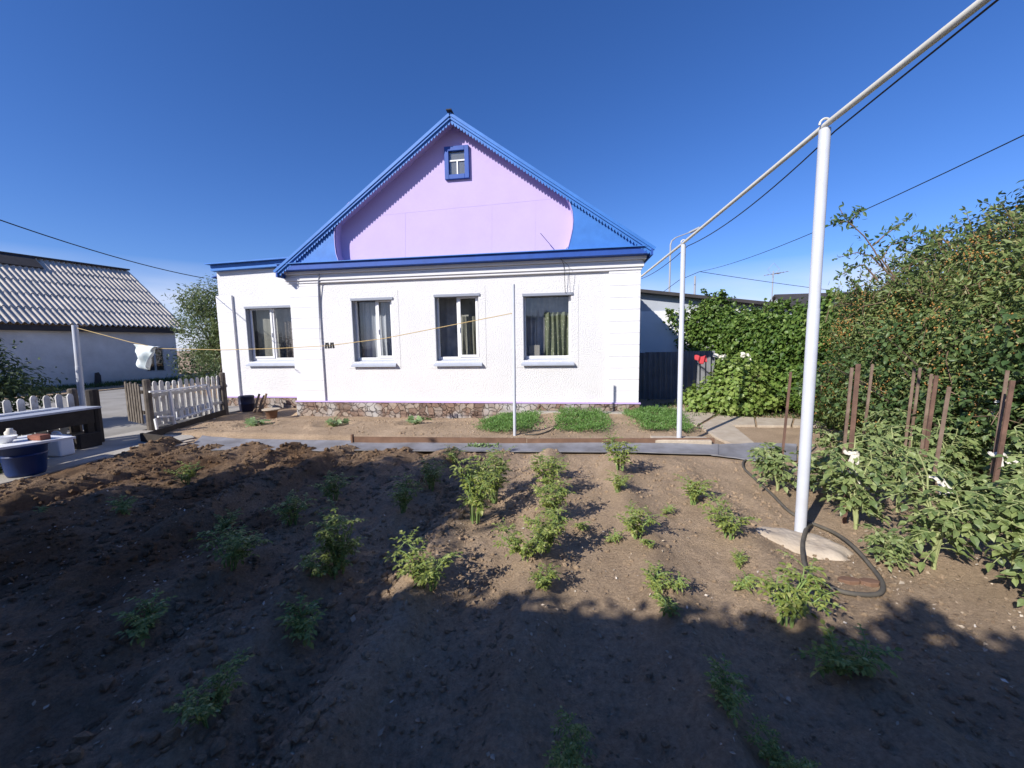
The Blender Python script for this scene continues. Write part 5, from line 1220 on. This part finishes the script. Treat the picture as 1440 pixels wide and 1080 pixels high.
shrub('bush', 'big dark green bush behind the left picket fence', 'bush', (-11.6, 5.7, 0), [(-11.6, 5.8, 1.2, .8, .8, .65), (-11.1, 6.1, .85, .7, .7, .55), (-12.2, 5.3, 1.5, .7, .7, .7), (-12.3, 5.1, .9, .9, .9, .7), (-11.6, 5.9, 1.75, .45, .45, .3)], 9000, 72, 'darktree', .12, .05, LEAF2, 0, 20, spread=.12)
shrub('bush', 'dark bush in the gap between the old shed and the house', 'bush', (-14.5, 15.5, 0), [(-14.5, 15.5, .9, 1.6, .9, .9), (-13, 15.6, .8, 1.2, .9, .8), (-16, 15.9, .9, 1.2, .9, .9), (-18.6, 18.6, 1.1, 1.6, .9, 1.1), (-17.6, 16.2, .9, 1.1, .8, .9)], 7000, 74, 'darktree', .16, .07, LEAF2, 0, 16, spread=.14)
lw = at(4, 668); shrub('bush', 'small leafy plant at the left edge in front of the blue tub', 'plant', (lw[0]-.35, lw[1]-.05, .02), [(lw[0]-.35, lw[1]-.05, .22, .3, .25, .22)], 500, 73, 'rose', .09, .06, LEAF8, 0, 6, clump=3)
# weeds and grass along the shed foot
lv = MB(); rs = np.random.RandomState(12); n = 5000
u_ = rs.rand(n)*Ls; w_ = -rs.rand(n)**1.5*1.1+.3; P = (e0*V(1, 1, 0))[None]+u_[:, None]*ed[None]+w_[:, None]*en[None]; P[:, 2] = .05
leaves(lv, P, rdir(n, rs)*V(.5, .5, .2)+V(0, 0, 1), rdir(n, rs), rs.uniform(.08, .28, n), .025); tag(lv.build('grass', M['grass'], loc=(0, 0, 0)), 'grass and weeds along the foot of the old shed', 'grass', kind='stuff')
lv = MB(); n = 1500
x = rs.uniform(2.2, 5, n); y = rs.uniform(8.6, 11.4, n); k = vnoise(x*2, y*2, 5) > .05; x, y = x[k], y[k]; n = len(x)
leaves(lv, np.stack([x, y, hgt(x, y)], 1), rdir(n, rs)*V(.7, .7, .2)+V(0, 0, 1), rdir(n, rs), rs.uniform(.04, .12, n), .02); tag(lv.build('grass', M['grass'], loc=(3.5, 9.5, 0)), 'thin grass and weeds on the ground beside the garden path', 'grass', kind='stuff')

# ------------------------------------------------------------ what stands behind the camera and throws the long shadows
ob = thing('outbuilding', 'low outbuilding behind the photographer that shades the near soil', 'building', (-1, -4, 0))
mb = MB(); mb.box(-5.2, 6.5, -6.5, -1.75, -.1, 2.92); mb.build('wall', M['shedwall'], ob)
mb = MB(); mb.hexa([(-5.4,-1.55,2.93),(6.8,-1.55,2.93),(6.8,-6.8,3.1),(-5.4,-6.8,3.1),(-5.4,-1.55,3.02),(6.8,-1.55,3.02),(6.8,-6.8,3.2),(-5.4,-6.8,3.2)][0:8]); mb.build('roof', M['slate'], ob)
rs = np.random.RandomState(9); vb = []
for x in np.arange(-4.4, 5.2, .8): vb.append((x+rs.uniform(-.2, .2), -1.6, 2.98, .5, .2, rs.uniform(.05, .10)))
vb.append((-1.05, -1.6, 3.08, .15, .15, .24))  # creeper clumps are added to make the roof's shadow edge bumpy
shrub('shadow_edge_vine', 'unseen creeper added along the outbuilding roof edge behind the photographer to roughen its shadow', 'vine', (-2, -1.6, 0), vb, 3600, 81, 'vine', .09, .08, LEAF2, 0, 8, spread=.025)
tree('tree', 'broad leafy tree behind the photographer on the left', 'tree', (-6.9, -1.6, 0), 4.6, [(-4.9, -1.5, 1.8, .7, .6, .8), (-5.4, -1.5, 1.0, .8, .6, .8), (-8.2, -1.3, 2.1, .9, .8, 1.), (-9.0, -1.2, 1.3, .9, .8, .9), (-6.9, -1.4, 3.9, 1.5, 1.0, 1.05), (-7.9, -1.3, 3.4, .8, .8, 1.2), (-6.0, -1.4, 4.2, .75, .9, .75), (-5.4, -1.4, 3.3, .9, .8, .8), (-6.6, -1.4, 2.4, 1.6, 1., .8), (-4.9, -1.4, 2.7, .7, .7, .5), (-7.2, -1.4, 1.4, 1.4, .8, .7), (-6, -1.4, 1.2, 1.3, .8, .7)], 21000, 82, 'darktree', .22, .12, .2, 24, .16, .3, 8, .2)
tree('tree', 'leafy tree outside the left edge shading the concrete path', 'tree', (-11.6, .6, 0), 3., [(-11.6, .9, 2.1, 1.1, .8, .8), (-10.7, 1.3, 1.6, .8, .7, .7), (-12.4, .9, 2.3, .9, .8, .7), (-11.2, 1., 1., 1.2, .7, .7)], 7000, 83, 'tree', .2, .1, .12, 16, .14, .3, 8, .25)

# ------------------------------------------------------------ light, sky, camera
EL = math.radians(32.); az = V(.617, .787, 0)
w = bpy.data.worlds.new('World'); scn.world = w; w.use_nodes = True
nt = w.node_tree; N = nt.nodes.new; L = nt.links.new; bg = nt.nodes['Background']
sky = N('ShaderNodeTexSky'); sky.sky_type = 'NISHITA'; sky.sun_disc = False; sky.sun_elevation = EL; sky.sun_rotation = math.atan2(-az[0], -az[1])
sky.altitude = 300; sky.air_density = 1.0; sky.dust_density = .35; sky.ozone_density = 2.2
hs = N('ShaderNodeHueSaturation'); hs.inputs['Saturation'].default_value = 1.11
tint = N('ShaderNodeMixRGB'); tint.blend_type = 'MULTIPLY'; tint.inputs[0].default_value = 1; tint.inputs[2].default_value = (.97, 1.12, 1.64, 1)
L(sky.outputs['Color'], tint.inputs[1]); L(tint.outputs[0], hs.inputs['Color'])
# thin cloud bank low over the horizon
tc = N('ShaderNodeTexCoord'); sep = N('ShaderNodeSeparateXYZ'); L(tc.outputs['Generated'], sep.inputs[0])
mp = N('ShaderNodeMapping'); mp.inputs['Scale'].default_value = (2.2, 2.2, 9); L(tc.outputs['Generated'], mp.inputs['Vector'])
cn = N('ShaderNodeTexNoise'); cn.inputs['Scale'].default_value = 1.4; cn.inputs['Detail'].default_value = 4; L(mp.outputs['Vector'], cn.inputs['Vector'])
mr = N('ShaderNodeMapRange'); mr.inputs['From Min'].default_value = .17; mr.inputs['From Max'].default_value = .09; L(sep.outputs['Z'], mr.inputs['Value'])
ad_ = N('ShaderNodeMath'); ad_.operation = 'MULTIPLY_ADD'; ad_.inputs[1].default_value = 2.2; ad_.inputs[2].default_value = -.45; L(cn.outputs['Fac'], ad_.inputs[0])
ml = N('ShaderNodeMath'); ml.operation = 'MULTIPLY'; ml.use_clamp = True; L(mr.outputs[0], ml.inputs[0]); L(ad_.outputs[0], ml.inputs[1])
mx = N('ShaderNodeMixRGB'); mx.inputs[2].default_value = (8.6, 9.2, 11.2, 1); L(ml.outputs[0], mx.inputs[0]); L(hs.outputs['Color'], mx.inputs[1])
L(mx.outputs[0], bg.inputs['Color']); bg.inputs['Strength'].default_value = .073
sd = bpy.data.lights.new('sun', 'SUN'); sd.energy = 5.; sd.angle = math.radians(.5); sd.color = (1, .95, .88)
so = bpy.data.objects.new('sun', sd); C.objects.link(so)
import mathutils
dv = mathutils.Vector((az[0]*math.cos(EL), az[1]*math.cos(EL), -math.sin(EL))); so.rotation_euler = dv.to_track_quat('-Z', 'Y').to_euler(); so.location = (-8, -10, 12)
cam = bpy.data.cameras.new('camera'); cam.sensor_width = 36; cam.lens = 36*FPX/1440; cam.clip_start = .05; cam.clip_end = 2000
co = bpy.data.objects.new('camera', cam); C.objects.link(co); co.location = tuple(EYE)
co.matrix_world = mathutils.Matrix(((CR[0], CU[0], -CF[0], EYE[0]), (CR[1], CU[1], -CF[1], EYE[1]), (CR[2], CU[2], -CF[2], EYE[2]), (0, 0, 0, 1)))
scn.camera = co
vs = scn.view_settings; vs.view_transform = 'Standard'; vs.look = 'None'; vs.exposure = .38; vs.gamma = 1
scn.cycles.max_bounces = 6; scn.cycles.transparent_max_bounces = 12
